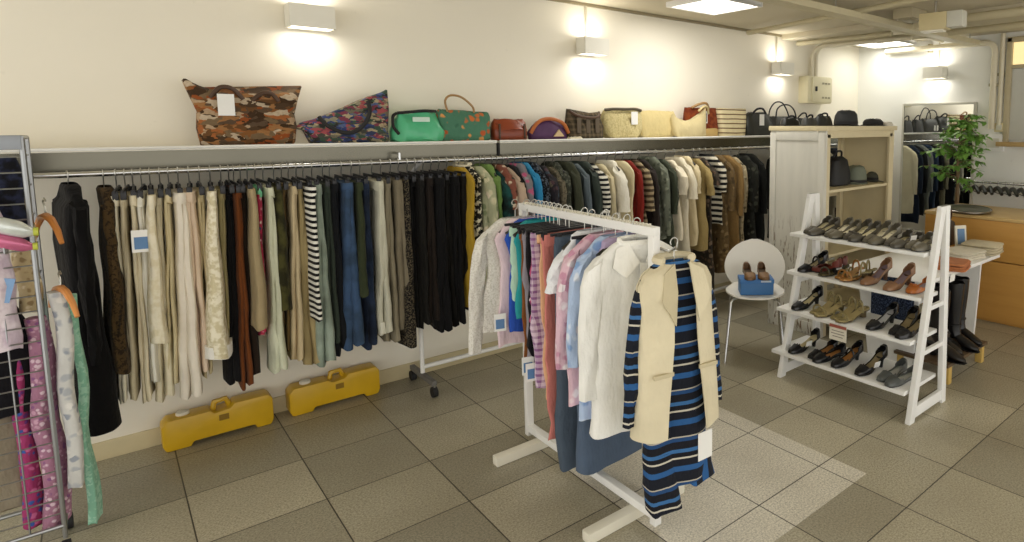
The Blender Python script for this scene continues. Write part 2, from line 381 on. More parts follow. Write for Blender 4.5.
# ------------------------------------------------------------------ hangers
def hook_mb(drop, r=.02):
    p = []
    for k in range(9):
        a = PI * 1.15 - k * (PI * 1.15 + PI / 2 - .35) / 8
        p.append((r * math.cos(a) * 1.0, 0, r * math.sin(a) - .004))
    return p
def hook_pts(drop):
    # hooks over the rail, in the plane across the rail (local X), then down to the hanger
    r = .0165
    return [(r * math.cos(a), 0, r * math.sin(a)) for a in [math.radians(q) for q in (215, 180, 145, 110, 75, 40, 10)]] + [(.012, 0, -.022), (0, 0, -.034), (0, 0, -drop)]
H_me = {}
def hanger(kind, label, loc, yaw, group, drop=.07):
    key = (kind, drop)
    if key not in H_me:
        hk = MB().tube(hook_pts(drop), .0024, 6).data('hook', M_hook)
        if kind == 'clip':
            bar = MB().box((0, 0, -drop), (.34, .008, .013)).data('bar', M_black, bevel=.003)
            cl = [MB().box((s_ * .13, 0, -drop - .018), (.024, .02, .038)).data('clip', M_black, bevel=.004) for s_ in (-1, 1)]
            parts = [('bar', bar)] + [('clip', c) for c in cl]
        else:
            m = M_olivehang if kind in ('wide', 'bulky') else M_black
            p = [(-.145, 0, -drop - .05), (-.1, 0, -drop - .026), (-.045, 0, -drop - .006), (0, 0, -drop), (.045, 0, -drop - .006), (.1, 0, -drop - .026), (.145, 0, -drop - .05)]
            th = {'wide': .013, 'bulky': .02}.get(kind, .009)
            parts = [('shoulder_bar', MB().tube(p, [th * .8, th, th, th, th, th, th * .8], 8).data('shoulder_bar', m)),
                     ('trouser_bar', MB().tube([(-.14, 0, -drop - .052), (.14, 0, -drop - .052)], .004, 6).data('trouser_bar', m))]
        H_me[key] = [('hook', hk)] + parts
    t = thing('clip_hanger' if kind == 'clip' else 'clothes_hanger', label, 'hanger', loc, yaw, group)
    for nm, me in H_me[key]: link(nm, me, t)
    return t

# ------------------------------------------------------------------ garments
def sheet_tube(rows, n, rnd, amp=.012, kx=22, p=.62, cap1=False, gap=None):
    """rings of a hanging cloth tube: rows = (z, cx, cy, half width, half thickness); folds grow downward"""
    ph = [rnd.uniform(0, 6.28) for _ in range(5)]; rings = []
    z0, z1 = rows[0][0], rows[-1][0]
    for (z, cx, cy, a, b) in rows:
        u = (z - z0) / (z1 - z0 + 1e-9); pts = []
        for k in range(n):
            t = 2 * PI * k / n; c, s_ = math.cos(t), math.sin(t)
            x = a * math.copysign(abs(c) ** p, c); y = b * math.copysign(abs(s_) ** p, s_)
            w = amp * (.25 + .75 * u) * (math.sin(kx * x + ph[0] + 1.3 * u) + .5 * math.sin(kx * 1.9 * x + ph[1] - 2 * u))
            w += amp * .35 * math.sin(17 * z + ph[2])
            x2 = x * (1 + .03 * math.sin(9 * z + ph[3])) + .004 * math.sin(31 * z + ph[4])
            pts.append((cx + x2, cy + y + w, z + .006 * u * math.sin(3 * t + ph[1])))
        rings.append(pts)
    return rings
def lerp(a, b, t): return a + (b - a) * t
def price_tag(parent, x, y, z, blue=True, s=1.0, rz=0, face=-1):
    """swing tag: local plane faces -Y"""
    o = MB().box((0, 0, 0), (.045 * s, .002, .07 * s)).build('price_tag', M_tag, parent, smooth=False); o.location = (x, y, z); o.rotation_euler = (0, 0, rz)
    if blue: MB().box((0, face * .0016, -.006 * s), (.033 * s, .0012, .038 * s)).build('printed_square', M_tagblue, o, smooth=False)
    return o

def trousers(label, cat, loc, yaw, L, a, tw, tb, lean, mat, seed, grp, legs=2, drop=.09, cuff=None, flare=1.0, name='trousers', band=None):
    """a = half width across the rail, tw/tb = thickness along the rail at waist and hem"""
    rnd = random.Random(seed); t = thing(name, label, cat, loc, yaw, grp)
    z0 = -drop
    m = 13
    for q in range(legs):
        s_ = (q - (legs - 1) / 2) * (2 if legs == 2 else 1)
        rows = []
        Lq = L - z0 * 0 - rnd.uniform(0, .035) * (q > 0)
        for i in range(m):
            u = i / (m - 1); z = lerp(z0 - .03, -Lq, u)
            b = lerp(tw, tb, u ** .8) / (2 * legs) * (1.06 if legs == 1 else lerp(1.5, 1.15, u))
            aa = lerp(a, a * (.78 if legs == 2 else 1.0) * flare, min(1, u * 1.2))
            cx = rnd.uniform(-.01, .01) * u + (.02 * s_ * u if legs == 2 else 0)
            rows.append((z, cx, lean * u ** 1.1 + s_ * lerp(tw, tb, u) / 4 * lerp(.45, .8, u), aa * (1 if q == 0 else .9), b))
        MB().loft(sheet_tube(rows, 26, rnd, .005 + .004 * rnd.random(), 16)).build('leg' if legs == 2 else 'skirt_panel', mat, t)
        if cuff and q == 0:
            r0 = [(z, c, y, aa * 1.03, b * 1.25) for z, c, y, aa, b in rows[-2:]]
            MB().loft(sheet_tube(r0, 20, rnd, .003, 8)).build('cuff', cuff, t)
    b = tw / 2 + .003
    MB().loft(sheet_tube([(z0 + .0, 0, 0, a * .97, b), (z0 - .02, 0, 0, a, b * 1.05), (z0 - .045, 0, 0, a, b * 1.05)], 26, rnd, .002, 10)).build('waistband', band or mat, t)
    return t

def top(label, cat, loc, yaw, L, mat, seed, grp, sw=.2, hem=.23, th=.04, sleeve=.5, sl_r=.055, name='shirt', collar=None, drop=.07, lean=0, sleeve_mat=None, neck=.075, spread=.05):
    """a garment with shoulders, on a hanger; front faces local -Y"""
    rnd = random.Random(seed); t = thing(name, label, cat, loc, yaw, grp)
    zt = -drop + .016
    rows = [(zt, 0, 0, neck, .022), (zt - .014, 0, 0, neck + .03, .028), (zt - .036, 0, 0, sw * .74, .026), (zt - .062, 0, 0, sw * .92, .024), (zt - .09, 0, 0, sw, th * .6)]
    m = 12
    for i in range(1, m + 1):
        u = i / m; z = lerp(zt - .09, -L, u)
        wst = 1 - .10 * math.sin(PI * min(1, u * 1.5)) if u < .67 else 1
        rows.append((z, 0, lean * u, lerp(sw * .97, hem, u) * wst, lerp(th * .6, th, u)))
    MB().loft(sheet_tube(rows, 34, rnd, .013, 21), True, False, False).build('body', mat, t)
    if sleeve:
        for s_ in (-1, 1):
            zs = zt - .075; rr = []
            k = 8
            for i in range(k + 1):
                u = i / k
                x = s_ * (sw * .93 + spread * u + .008 * math.sin(u * 4)); z = zs - sleeve * u
                r = lerp(sl_r, sl_r * (.72 if sleeve > .3 else 1.05), u)
                cy = rnd.uniform(-.004, .004)
                ring = []
                for q in range(14):
                    a_ = 2 * PI * q / 14
                    ring.append((x + r * .85 * math.cos(a_) * (1 if i else .7), cy + lean * u * .5 + r * .55 * math.sin(a_) + .006 * math.sin(4 * a_ + u * 11 + seed), z + s_ * -.0 + r * .55 * math.cos(a_) * s_ * -(1 - u) * .9))
                rr.append(ring)
            MB().loft(rr).build('sleeve', sleeve_mat or mat, t)
    if collar:
        p = [(neck * 1.02 * math.cos(a_), .03 * math.sin(a_) - .004, zt + .006 - .012 * (math.sin(a_) < 0)) for a_ in [2 * PI * i / 16 for i in range(16)]]
        MB().tube(p, .011, 6, True).build('collar', collar, t)
    return t

G_T = 'trousers and skirts on the left wall rail'; G_H = 'clip hangers on the left wall rail'
G_S = 'tops and dresses on the right wall rail'; G_HS = 'hangers on the right wall rail'
FY = 3.50                                          # the plane of the garments' near edges
# px at top, px at bottom, hem row, apparent widths top and bottom, colour, yaw offset, label, extras
TR = [
 (118, 124, 407, 9, 12, cloth('e6dfc9'), 'cream slim trousers first right of the brown furry coat', {}),
 (127, 137, 403, 9, 14, cloth('cbc0a4'), 'beige trousers between two cream pairs near the left end', {}),
 (135, 150, 404, 9, 14, cloth('e4d9bd'), 'warm cream trousers behind the blue and white tag', {'tag': 0}),
 (144, 158, 384, 10, 13, cloth('f0eee4'), 'white trousers carrying the blue and white price tag', {'tag': 1}),
 (153, 160, 339, 8, 20, cloth('ebe3cc', 'blotch', ['ded3b4'], 30), 'short cream textured flared trousers at the left', {'legs': 1, 'dy': -.06}),
 (163, 168, 406, 8, 20, cloth('e9e0c6'), 'long cream trousers hanging behind the short flared pair', {'dy': .03}),
 (172, 178, 385, 8, 9, cloth('dccfa9'), 'pale khaki narrow trousers left of the wide white pair', {}),
 (182, 193, 398, 15, 24, cloth('ece4d6'), 'wide off-white trousers with the longest legs of the cream ones', {'dy': -.02}),
 (193, 206, 375, 13, 14, cloth('d9c4ae'), 'pinkish beige trousers right of the wide off-white pair', {}),
 (204, 211, 381, 8, 9, cloth('cfc19a'), 'thin straw coloured trousers left of the brocade pair', {'dy': .03}),
 (215, 221, 355, 9, 24, cloth('d6cba8', 'blotch', ['efe8d2'], 45), 'cream brocade trousers with a white turned-up cuff', {'cuff': cloth('f2efe8'), 'legs': 1, 'dy': -.05}),
 (226, 230, 346, 9, 9, cloth('9d9269'), 'olive grey trousers right of the brocade pair', {'dy': .02}),
 (234, 238, 388, 7, 18, cloth('141315'), 'black trousers left of the rust brown pair', {'dy': .04}),
 (239, 247, 392, 9, 12, cloth('6f3d1c'), 'rust brown trousers hanging among dark ones', {}),
 (246, 257, 378, 8, 17, cloth('2b2019'), 'very dark brown trousers right of the rust brown pair', {'dy': .03}),
 (253, 260, 326, 7, 15, cloth('a39270'), 'short taupe trousers over the magenta floral pair', {'legs': 1, 'dy': -.06}),
 (261, 266, 337, 7, 13, cloth('b0334f', 'floral', ['7d1f3a', 'e8b9c2', '40586e', 'e6dcd0'], 38), 'magenta floral trousers beside the long pale green pair', {'band': cloth('7fd0a4')}),
 (269, 282, 372, 9, 19, cloth('d3d6bd'), 'long pale green wide trousers left of the olive pair', {'dy': -.03}),
 (280, 286, 310, 12, 15, cloth('4c4a28', 'blotch', ['2c2b19'], 14), 'dark olive patterned skirt right of the pale green trousers', {'legs': 1, 'dy': .0}),
 (288, 291, 356, 6, 9, cloth('6f5b38'), 'brown trousers squeezed between olive skirt and beige pair', {'dy': .04}),
 (295, 299, 361, 8, 14, cloth('c9b793'), 'beige straight trousers left of the khaki flare', {}),
 (303, 317, 366, 8, 24, cloth('a7966c'), 'khaki flared trousers left of the striped garment', {'dy': .02}),
 (310, 315, 318, 8, 6, cloth('151517', 'stripe', ['e6e4da'], 34), 'black and white horizontally striped trousers', {'legs': 1, 'dy': -.07}),
 (319, 328, 366, 9, 20, cloth('8c998c', 'blotch', ['9dab9e'], 8), 'faded grey green jeans right of the striped pair', {'dy': -.03}),
 (330, 337, 345, 8, 12, cloth('39423a'), 'dark green trousers right of the faded jeans', {}),
 (337, 346, 356, 9, 16, cloth('17191d'), 'black jeans left of the mid blue jeans', {}),
 (349, 356, 348, 12, 22, cloth('33455c', 'blotch', ['40587a'], 7), 'mid blue denim jeans among the dark trousers', {'dy': -.03}),
 (359, 363, 294, 8, 11, cloth('363d2a'), 'short dark green skirt right of the blue jeans', {'legs': 1, 'dy': -.02}),
 (368, 376, 350, 10, 18, cloth('1c2433', 'blotch', ['27334a'], 7), 'navy jeans left of the pale grey trousers', {}),
 (380, 386, 334, 9, 14, cloth('c7c5b3'), 'pale grey trousers with pale turn-ups right of navy jeans', {'cuff': cloth('dedccd'), 'dy': -.03}),
 (389, 395, 342, 9, 14, cloth('8b836f'), 'taupe trousers nearest the pale grey pair', {}),
 (399, 409, 330, 9, 17, cloth('7d7461'), 'taupe wide trousers left of the black garments', {'dy': -.02}),
 (407, 411, 346, 8, 13, cloth('131214', 'speckle', ['5d5442'], 120), 'black skirt with sequin speckles right of the taupe trousers', {'legs': 1}),
 (416, 420, 333, 7, 13, cloth('111112'), 'first black trousers right of the sequinned black skirt', {'dy': .03}),
 (424, 429, 329, 8, 11, cloth('1a1917'), 'second black trousers right of the sequinned black skirt', {}),
 (432, 438, 324, 8, 11, cloth('231c18'), 'third dark pair right of the sequinned black skirt', {}),
 (440, 446, 331, 8, 12, cloth('101012'), 'fourth black pair right of the sequinned black skirt', {'dy': -.03}),
 (448, 453, 322, 8, 11, cloth('141311'), 'fifth black pair right of the sequinned black skirt', {}),
 (456, 461, 326, 8, 11, cloth('0f0f11'), 'sixth black pair right of the sequinned black skirt', {'dy': -.02}),
 (464, 468, 312, 8, 11, cloth('17140f'), 'black trousers nearest the mustard yellow dress', {}),
]
DXT = .0036
for i, (pt, pb, yb, wt, wb, m, lab, ex) in enumerate(TR):
    Xt = onY(pt, 195, FY)[0]; Xb, Zb = onY(pb, yb, FY); dx = onY(pt + 1, 195, FY)[0] - Xt
    yaw = -PI / 2 + R.uniform(-.05, .05) - .05
    y = RY + ex.get('dy', 0)
    legs = ex.get('legs', 2)
    a = .145 if legs == 2 else .15
    g = trousers(lab, 'skirt' if ' skirt' in lab else 'trousers', (Xt, y, RZ), yaw, RZ - Zb, a, wt * dx * .95, wb * dx * .95, 0, m, 100 + i, G_T, legs, cuff=ex.get('cuff'), band=ex.get('band'), name='skirt' if ' skirt' in lab else 'trousers')
    # lean: a small tilt about the rail so that the hem lands where the photo shows it
    lean = math.atan2((Xb - Xt), (RZ - Zb))
    g.rotation_euler = (Matrix.Rotation(-lean, 3, 'Y') @ Matrix.Rotation(yaw, 3, 'Z')).to_euler()
    if ex.get('tag'): price_tag(g, .185, -.004, -.28, True, 1.35, PI / 2, -1)
    hanger('clip', 'black clip hanger of the ' + lab, (Xt, RY, RZ), yaw, G_H)
# the dark coats at the far left end
lab = 'long black coat at the rail end beside the wire stand'
X = onY(74, 185, 3.5)[0]
top(lab, 'coat', (X - .02, RY, RZ), -PI / 2 + .16, 1.06, cloth('0b0a0c'), 301, G_T, .19, .2, .07, .66, .045, 'coat', drop=.05, spread=.01)
hanger('top', 'black hanger of the ' + lab, (X - .02, RY, RZ), -PI / 2 + .16, G_H, .05)
lab = 'brown furry coat between the black coat and cream trousers'
X = onY(104, 185, 3.5)[0]
top(lab, 'coat', (X, RY, RZ), -PI / 2 + .02, RZ - onY(112, 372, 3.5)[1], cloth('4b3a22', 'speckle', ['2a2014'], 60), 302, G_T, .17, .18, .03, .6, .026, 'coat', drop=.07, spread=.01)
hanger('top', 'black hanger of the ' + lab, (X, RY, RZ), -PI / 2 + .02, G_H, .07)

# ---- tops and dresses on the right
# px, hem height, half hem, thickness, sleeve length, material, label, kind, extras
fl = lambda g, cs, sc: cloth(g, 'floral', cs, sc)
TP = [
 (473, .50, .20, .045, 0, cloth('a98a2c'), 'mustard yellow dress right after the black trousers', 'dress', {}),
 (479, .62, .20, .05, .0, cloth('1e1d18', 'speckle', ['d9d2b8'], 38), 'black and cream floral dress with a pale ruffled collar', 'dress', {'collar': cloth('ddd5bd')}),
 (488, .55, .22, .06, .32, fl('a9ab8c', ['c9c3a2', '7b8563', 'd9cdb5'], 22), 'sage green floral dress beside the black and cream one', 'dress', {}),
 (495, .70, .2, .035, .5, fl('8c8f7d', ['6c7262', 'b7a79a'], 30), 'grey green patterned shirt right of the sage dress', 'shirt', {}),
 (500, .80, .2, .035, .3, cloth('6d8a4a'), 'leaf green top among the patterned shirts', 'shirt', {}),
 (507, .75, .2, .035, .2, cloth('1f4a48', 'blotch', ['17201f'], 12), 'dark teal top right of the leaf green one', 'shirt', {}),
 (512, .78, .2, .035, .2, cloth('7d4a3c', 'floral', ['c9b9a2', '3a3a32'], 32), 'rust and white floral top left of the pinkish beige one', 'shirt', {}),
 (518, .85, .2, .04, .22, cloth('b9a38f'), 'pinkish beige short top between two dark tops', 'shirt', {}),
 (523, .72, .2, .035, .3, cloth('19191b'), 'black top right of the pinkish beige one', 'shirt', {}),
 (530, .8, .2, .04, .3, cloth('77757a', 'floral', ['b8587c', '8d8b90', '77757a'], 20), 'grey top with pink flowers left of the bright blue one', 'shirt', {}),
 (538, .75, .2, .045, .3, cloth('2a7fae'), 'bright blue top on the right wall rail', 'shirt', {}),
 (546, .7, .2, .04, .4, cloth('17181c', 'speckle', ['5d6672'], 60), 'black dotted top right of the bright blue one', 'shirt', {}),
 (553, .7, .2, .045, .45, fl('26242a', ['4e3b40', '3b4650', '5d5448'], 26), 'dark floral shirt right of the dotted one', 'shirt', {}),
 (561, .7, .2, .045, .5, cloth('6b6453', 'speckle', ['4e493c'], 60), 'taupe jacket right of the dark floral shirt', 'jacket', {}),
 (569, .7, .2, .045, .5, cloth('34372f', 'speckle', ['575a4d'], 50), 'dark speckled shirt left of the olive jacket', 'shirt', {}),
 (578, .65, .21, .06, .58, cloth('3d4032'), 'dark olive jacket left of the slate blue shirt', 'jacket', {}),
 (588, .65, .2, .05, .58, cloth('59646b'), 'slate blue long sleeved shirt', 'shirt', {}),
 (597, .65, .2, .05, .58, cloth('3c4540'), 'dark grey green jacket left of the striped jacket', 'jacket', {}),
 (605, .65, .2, .05, .58, cloth('16171a', 'stripe', ['d9d5c8'], 30), 'black and white striped top left of the cream blouses', 'shirt', {}),
 (613, .62, .2, .05, .55, cloth('cfc3a0'), 'straw cream blouse right of the striped top', 'blouse', {}),
 (624, .70, .21, .06, .26, cloth('ece7d8'), 'white short sleeved blouse with flared sleeve', 'blouse', {'slr': .075}),
 (632, .50, .21, .05, .0, cloth('d8cba6'), 'cream sleeveless dress behind the white blouse', 'dress', {}),
 (640, .55, .2, .05, .5, cloth('7c241c'), 'dark red shirt right of the white blouse', 'shirt', {}),
 (648, .55, .2, .04, .3, cloth('9a8a6c', 'stripe', ['4a3c2c'], 24), 'brown and tan striped shirt right of the red one', 'shirt', {}),
 (656, .72, .2, .05, .5, cloth('2b2421'), 'blackish brown jacket right of the striped shirt', 'jacket', {}),
 (665, .70, .2, .05, .5, fl('6d7264', ['474c42', '8f9382', '5b6053'], 30), 'grey green patterned shirt left of the cream tee', 'shirt', {}),
 (673, .62, .2, .05, .3, cloth('3a4033'), 'dark green dress half hidden by the cream tee', 'dress', {}),
 (682, .72, .2, .055, .2, cloth('e6dcc4'), 'cream short sleeved tee on the right wall rail', 'tee', {'slr': .065}),
 (691, .40, .19, .055, .22, cloth('e2d9c2'), 'long off-white dress right of the cream tee', 'dress', {}),
 (700, .62, .2, .05, .2, cloth('d6c6a0'), 'warm cream blouse right of the long off-white dress', 'blouse', {}),
 (710, .55, .2, .06, .22, cloth('a08c5c'), 'khaki short sleeved dress', 'dress', {}),
 (716, .22, .2, .05, .15, fl('3a342c', ['5d4a3c', '7c6a58', '2a2622'], 24), 'long dark floral dress reaching low behind the chair', 'dress', {}),
 (722, .75, .2, .045, .25, cloth('1c1c1c', 'stripe', ['d2cbb8'], 22), 'black and cream striped tee right of the khaki dress', 'tee', {}),
 (729, .35, .2, .055, .45, fl('6a5638', ['4a3c28', '8a7450', '5a4a30'], 26), 'brown patterned dress left of the tan one', 'dress', {}),
 (738, .55, .2, .05, .4, cloth('85693f'), 'tan brown dress right of the brown patterned one', 'dress', {}),
 (747, .55, .2, .055, .42, fl('a89a7c', ['8a7c60', 'c2b698', '6c604a'], 34), 'beige leaf patterned shirt near the wardrobe', 'shirt', {}),
 (756, .3, .2, .055, .4, fl('23241f', ['3a3d33', '15150f', '4a4a40'], 26), 'long black patterned dress near the wardrobe', 'dress', {}),
 (764, .45, .2, .055, .45, cloth('161715'), 'black jacket last before the painted wardrobe', 'jacket', {}),
]
for i, (px, zh, hem, th, sl, m, lab, kind, ex) in enumerate(TP):
    X = onY(px, 178, 3.42)[0]
    yaw = -PI / 2 + R.uniform(-.07, .07)
    th = min(th, .06)
    yaw += .06; dr = R.uniform(.045, .085); sw = R.uniform(.165, .2)
    top(lab, 'dress' if kind == 'dress' else kind, (X, RY + R.uniform(-.025, .025), RZ), yaw, RZ - zh + R.uniform(-.05, .05), m, 400 + i, G_S, sw, hem * R.uniform(.85, 1), th * R.uniform(.5, .75), sl * R.uniform(.85, 1.1), ex.get('slr', .05) * R.uniform(.85, 1.15), kind, collar=ex.get('collar'), drop=dr, spread=R.uniform(.005, .05))
    hanger('top', 'black hanger of the ' + lab, (X, RY, RZ), yaw, G_HS, dr)
# clothes seen past the wardrobe, through its open side and right of it
for i, (X, zh, m, lab, kind) in enumerate((
   (4.72, .5, cloth('20211f'), 'black dress seen through the open left half of the wardrobe', 'dress'), (4.86, .6, cloth('d8d6cc'), 'white shirt seen through the open left half of the wardrobe', 'shirt'),
   (5.0, .5, cloth('2d3038'), 'charcoal jacket behind the wardrobe', 'jacket'),
   (5.3, .5, cloth('8a8674'), 'taupe jacket reflected in the mirror beside the plant', 'jacket'), (5.45, .5, cloth('1b1c20'), 'black jacket reflected in the mirror', 'jacket'), (5.6, .5, cloth('2b3850'), 'navy shirt reflected in the mirror', 'shirt'),
   (5.75, .5, cloth('7d817c'), 'grey shirt reflected in the mirror', 'shirt'), (5.9, .5, cloth('1c1d1f'), 'black shirt near the end of the rail by the mirror', 'shirt'), (6.03, .42, cloth('232c3e'), 'navy jacket between the wardrobe edge and the mirror', 'jacket'), (6.16, .55, cloth('ddd3b8'), 'cream shirt last on the rail, seen in the mirror', 'shirt'))):
    yaw = -PI / 2 + R.uniform(-.05, .05)
    top(lab, kind, (X, RY, RZ), yaw, RZ - zh, m, 480 + i, G_S, .185, .19, .035, .5, .05, kind, drop=.055, spread=.03)
    hanger('top', 'black hanger of the ' + lab, (X, RY, RZ), yaw, G_HS, .055)

# ------------------------------------------------------------------ free-standing rack in the middle
KX, KZ = 1.5, 1.2
t = thing('garment_rack', 'white metal garment rack standing in the middle of the floor', 'garment rack', (KX, 2.25, 0))
ya, yb = 1.76 - 2.25, 2.75 - 2.25
MB().box((0, (ya + yb) / 2, KZ - .0), (.035, yb - ya + .035, .035)).build('top_bar', M_white, t, bevel=.003)
for yy in (ya, yb): MB().box((0, yy, (KZ - .018) / 2 + .02), (.034, .034, KZ - .06 + .04)).build('post', M_white, t, bevel=.003)
MB().box((0, (ya + yb) / 2, .062), (.034, yb - ya - .03, .034)).build('lower_bar', M_white, t, bevel=.003)
for yy in (ya + .02, yb - .02):
    MB().box((.0, yy + (.1 if yy < 0 else -.1), .022), (.5, .05, .044)).build('foot', M_offwhite, t, bevel=.005)
nb = MB()
for k in range(46): nb.box((0, lerp(ya + .03, yb - .03, k / 45), KZ + .0205), (.02, .008, .009))
nb.build('notch_strip', M_offwhite, t)
MB().tube([(.03, ya + .0, KZ - .07), (.035, ya - .05, KZ - .075), (.035, ya - .085, KZ - .055)], .006, 8).build('end_hook', M_chrome, t)

G_R = 'clothes on the white middle rack'; G_HR = 'hangers on the white middle rack'
GR = []
def rack_hanger(kind, lab, y, yaw, drop=.08, x=KX): hanger(kind, 'dark hanger of the ' + lab, (x, y, KZ + .027), yaw, G_HR, drop)
def rtop(y, lab, kind, mat, hemz, sw=.19, hem=.2, th=.05, sl=.0, slr=.05, yaw=0.0, x=KX, seed=0, **k):
    g = top(lab, kind, (x, y, KZ + .027), yaw, KZ + .027 - hemz, mat, 600 + seed, G_R, sw, hem, th * .6, sl, slr, kind, drop=k.pop('drop', .085), **k)
    rack_hanger('wide', lab, y, yaw, .085, x); return g
def rtr(y, lab, kind, mat, hemz, a=.15, tw=.03, tb=.04, yaw=0., x=KX, seed=0, legs=1, **k):
    g = trousers(lab, kind, (x, y, KZ + .027), yaw, KZ + .027 - hemz, a, tw, tb, 0, mat, 700 + seed, G_R, legs, drop=.095, name=kind, **k)
    hanger('clip', 'black clip hanger of the ' + lab, (x, y, KZ + .027), yaw, G_HR, .085); return g
j = lambda: R.uniform(-.05, .05)
g = rtop(2.72, 'white knitted cardigan at the far end of the middle rack', 'cardigan', cloth('e3e0d8', 'speckle', ['cfcbc0'], 120), .62, .18, .18, .05, .55, .05, j(), KX - .06, 1, spread=.06)
g = rtop(2.68, 'pale pink top beside the white cardigan', 'top', cloth('e6cfd6'), .55, .16, .17, .04, .0, .04, j(), KX - .02, 2)
price_tag(g, -.17, -.03, -.55, True, 1.2, -.3)
rtop(2.645, 'royal blue top between the pink and mint tops', 'top', cloth('2f55b4'), .62, .15, .15, .035, .0, .04, j(), KX, 3)
g = rtr(2.61, 'pale mint skirt over the royal blue top', 'skirt', cloth('b9d9c4'), .78, .14, .04, .05, j(), KX, 4)
g = rtop(2.575, 'teal top right of the mint skirt', 'top', cloth('2f9aa0'), .70, .15, .15, .035, .0, .04, j(), KX, 5)
rtr(2.54, 'brown trousers on the middle rack', 'trousers', cloth('82502a'), .45, .14, .035, .045, j(), KX, 6, 2)
g = rtr(2.505, 'mauve grey skirt right of the brown trousers', 'skirt', cloth('8f8a92'), .50, .14, .035, .05, j(), KX, 7)
price_tag(g, -.15, -.03, -.72, True, 1.2, -.3)
g = rtr(2.47, 'black skirt left of the magenta print skirt', 'skirt', cloth('17161a'), .55, .14, .035, .045, j(), KX, 8)
price_tag(g, -.15, -.03, -.74, True, 1.2, -.3)
rtr(2.435, 'magenta and white print skirt on the middle rack', 'skirt', fl('c24f7c', ['e9d7de', '8d3a6a', 'f0e8ea'], 26), .72, .14, .03, .045, j(), KX, 9)
rtr(2.405, 'purple checked skirt under the magenta print', 'skirt', cloth('d7c3d2', 'check', ['8a5e8c'], 34), .42, .15, .03, .05, j(), KX - .01, 10)
rtr(2.37, 'peach trousers left of the salmon pair', 'trousers', cloth('e3b48c'), .38, .14, .035, .04, j(), KX, 11, 2)
rtr(2.325, 'salmon pink trousers with the longest legs on the middle rack', 'trousers', cloth('cf8078'), .21, .145, .04, .045, j(), KX - .01, 12, 2)
rtr(2.235, 'long slate grey skirt hanging almost to the lower bar', 'skirt', cloth('4d5967'), .10, .15, .04, .075, j(), KX + .01, 13, flare=1.05)
g = rtop(2.165, 'white tee with a white tag on the middle rack', 'tee', cloth('eceef2'), .72, .15, .16, .05, .16, .055, .02, KX, 14)
price_tag(g, -.155, -.04, -.28, False, 1.3, -.3)
rtr(2.12, 'second slate blue skirt right of the long slate grey one', 'skirt', cloth('56657a'), .13, .15, .035, .09, j(), KX + .04, 15, flare=1.1)
rtop(2.08, 'pink floral blouse on the middle rack', 'blouse', fl('dcb9c6', ['eee3e6', 'c792a8', 'e6cfd6', 'b9b3c4'], 24), .47, .18, .19, .05, .45, .055, .03, KX, 16)
rtop(2.0, 'blue and white floral blouse left of the white shirt', 'blouse', fl('b4c8e6', ['dfe6f2', '86a4d2', 'e6e4ee', 'c2b9d6'], 20), .42, .175, .18, .055, .42, .055, .02, KX, 17)
rtop(1.95, 'lilac blouse peeping out below the white shirt', 'blouse', cloth('b3a2c0'), .36, .15, .16, .04, 0, .05, .0, KX + .02, 18)
ws = rtop(1.85, 'white open collared shirt behind the cream vest', 'shirt', cloth('f0efe9'), .41, .19, .2, .08, .52, .06, -.22, KX - .01, 19, collar=cloth('f4f2ea'), spread=.04)
for s_ in (-1, 1):                                  # open collar wings and the button placket
    b = MB(); b.f.append(tuple(b.ring([(s_ * .012, -.05, -.15), (s_ * .05, -.036, -.075), (s_ * .1, -.03, -.09), (s_ * .12, -.045, -.16), (s_ * .075, -.062, -.2)]))); b.build('collar_wing', cloth('f4f2ea'), ws, solid=.006, smooth=False)
b = MB(); b.loft([[(-.014, -.052 - .012 * min(1, i / 3), -.15 - i * .068), (.016, -.054 - .012 * min(1, i / 3), -.15 - i * .068)] for i in range(10)], False, False, False); b.build('placket', cloth('e2e0d8'), ws, solid=.004)
for k in range(6): MB().lathe([(.005, 0), (.005, .003)], (0, 0, 0), 10).build('button', M_offwhite, ws).matrix_basis = Matrix.Translation((0, -.072, -.2 - k * .085)) @ Matrix.Rotation(PI / 2, 4, 'X')
# striped dress under the cream vest, on the end hook outside the post
EY, EX, EZ = 1.685, KX + .035, KZ - .035
M_str = cloth('1c1f29', 'bands', [(.14, '2f5d94'), (.26, '1c1f29'), (.42, 'cbc5b6'), (.46, '1a1b22'), (.56, '3f6ea2'), (.64, '1c1d24'), (.8, '284a78'), (.88, 'b9b2a2'), (.91, '1c1f29')], 5.5)
M_str2 = cloth('22242c', 'vstripe', ['2f5d94'], 16)
lab = 'navy and blue striped dress under the cream vest'
g = top(lab, 'dress', (EX, EY, EZ), -.15, .94, M_str, 650, G_R, .145, .13, .05, .52, .05, 'dress', drop=.085, spread=.065)
for q, (xo, ln) in enumerate(((.10, .95), (-.07, 1.03))):
    rows = [(-.8, xo, 0, .06, .04), (-.9, xo, -.005, .065, .045), (-ln, xo + .01, -.01, .07, .05)]
    MB().loft(sheet_tube(rows, 20, random.Random(q), .01, 30)).build('hem_point', M_str if q else M_str2, g)
price_tag(g, .1, -.065, -.80, False, 1.6, .1)
hanger('wide', 'dark hanger of the ' + lab, (EX, EY, EZ), -.15, G_HR, .085)
lab = 'cream sleeveless vest hanging over the striped dress'
v = thing('vest', lab, 'vest', (EX, EY, EZ), -.15, G_R)
M_vest = cloth('ddd2b4'); M_lin = cloth('cbbf9f')
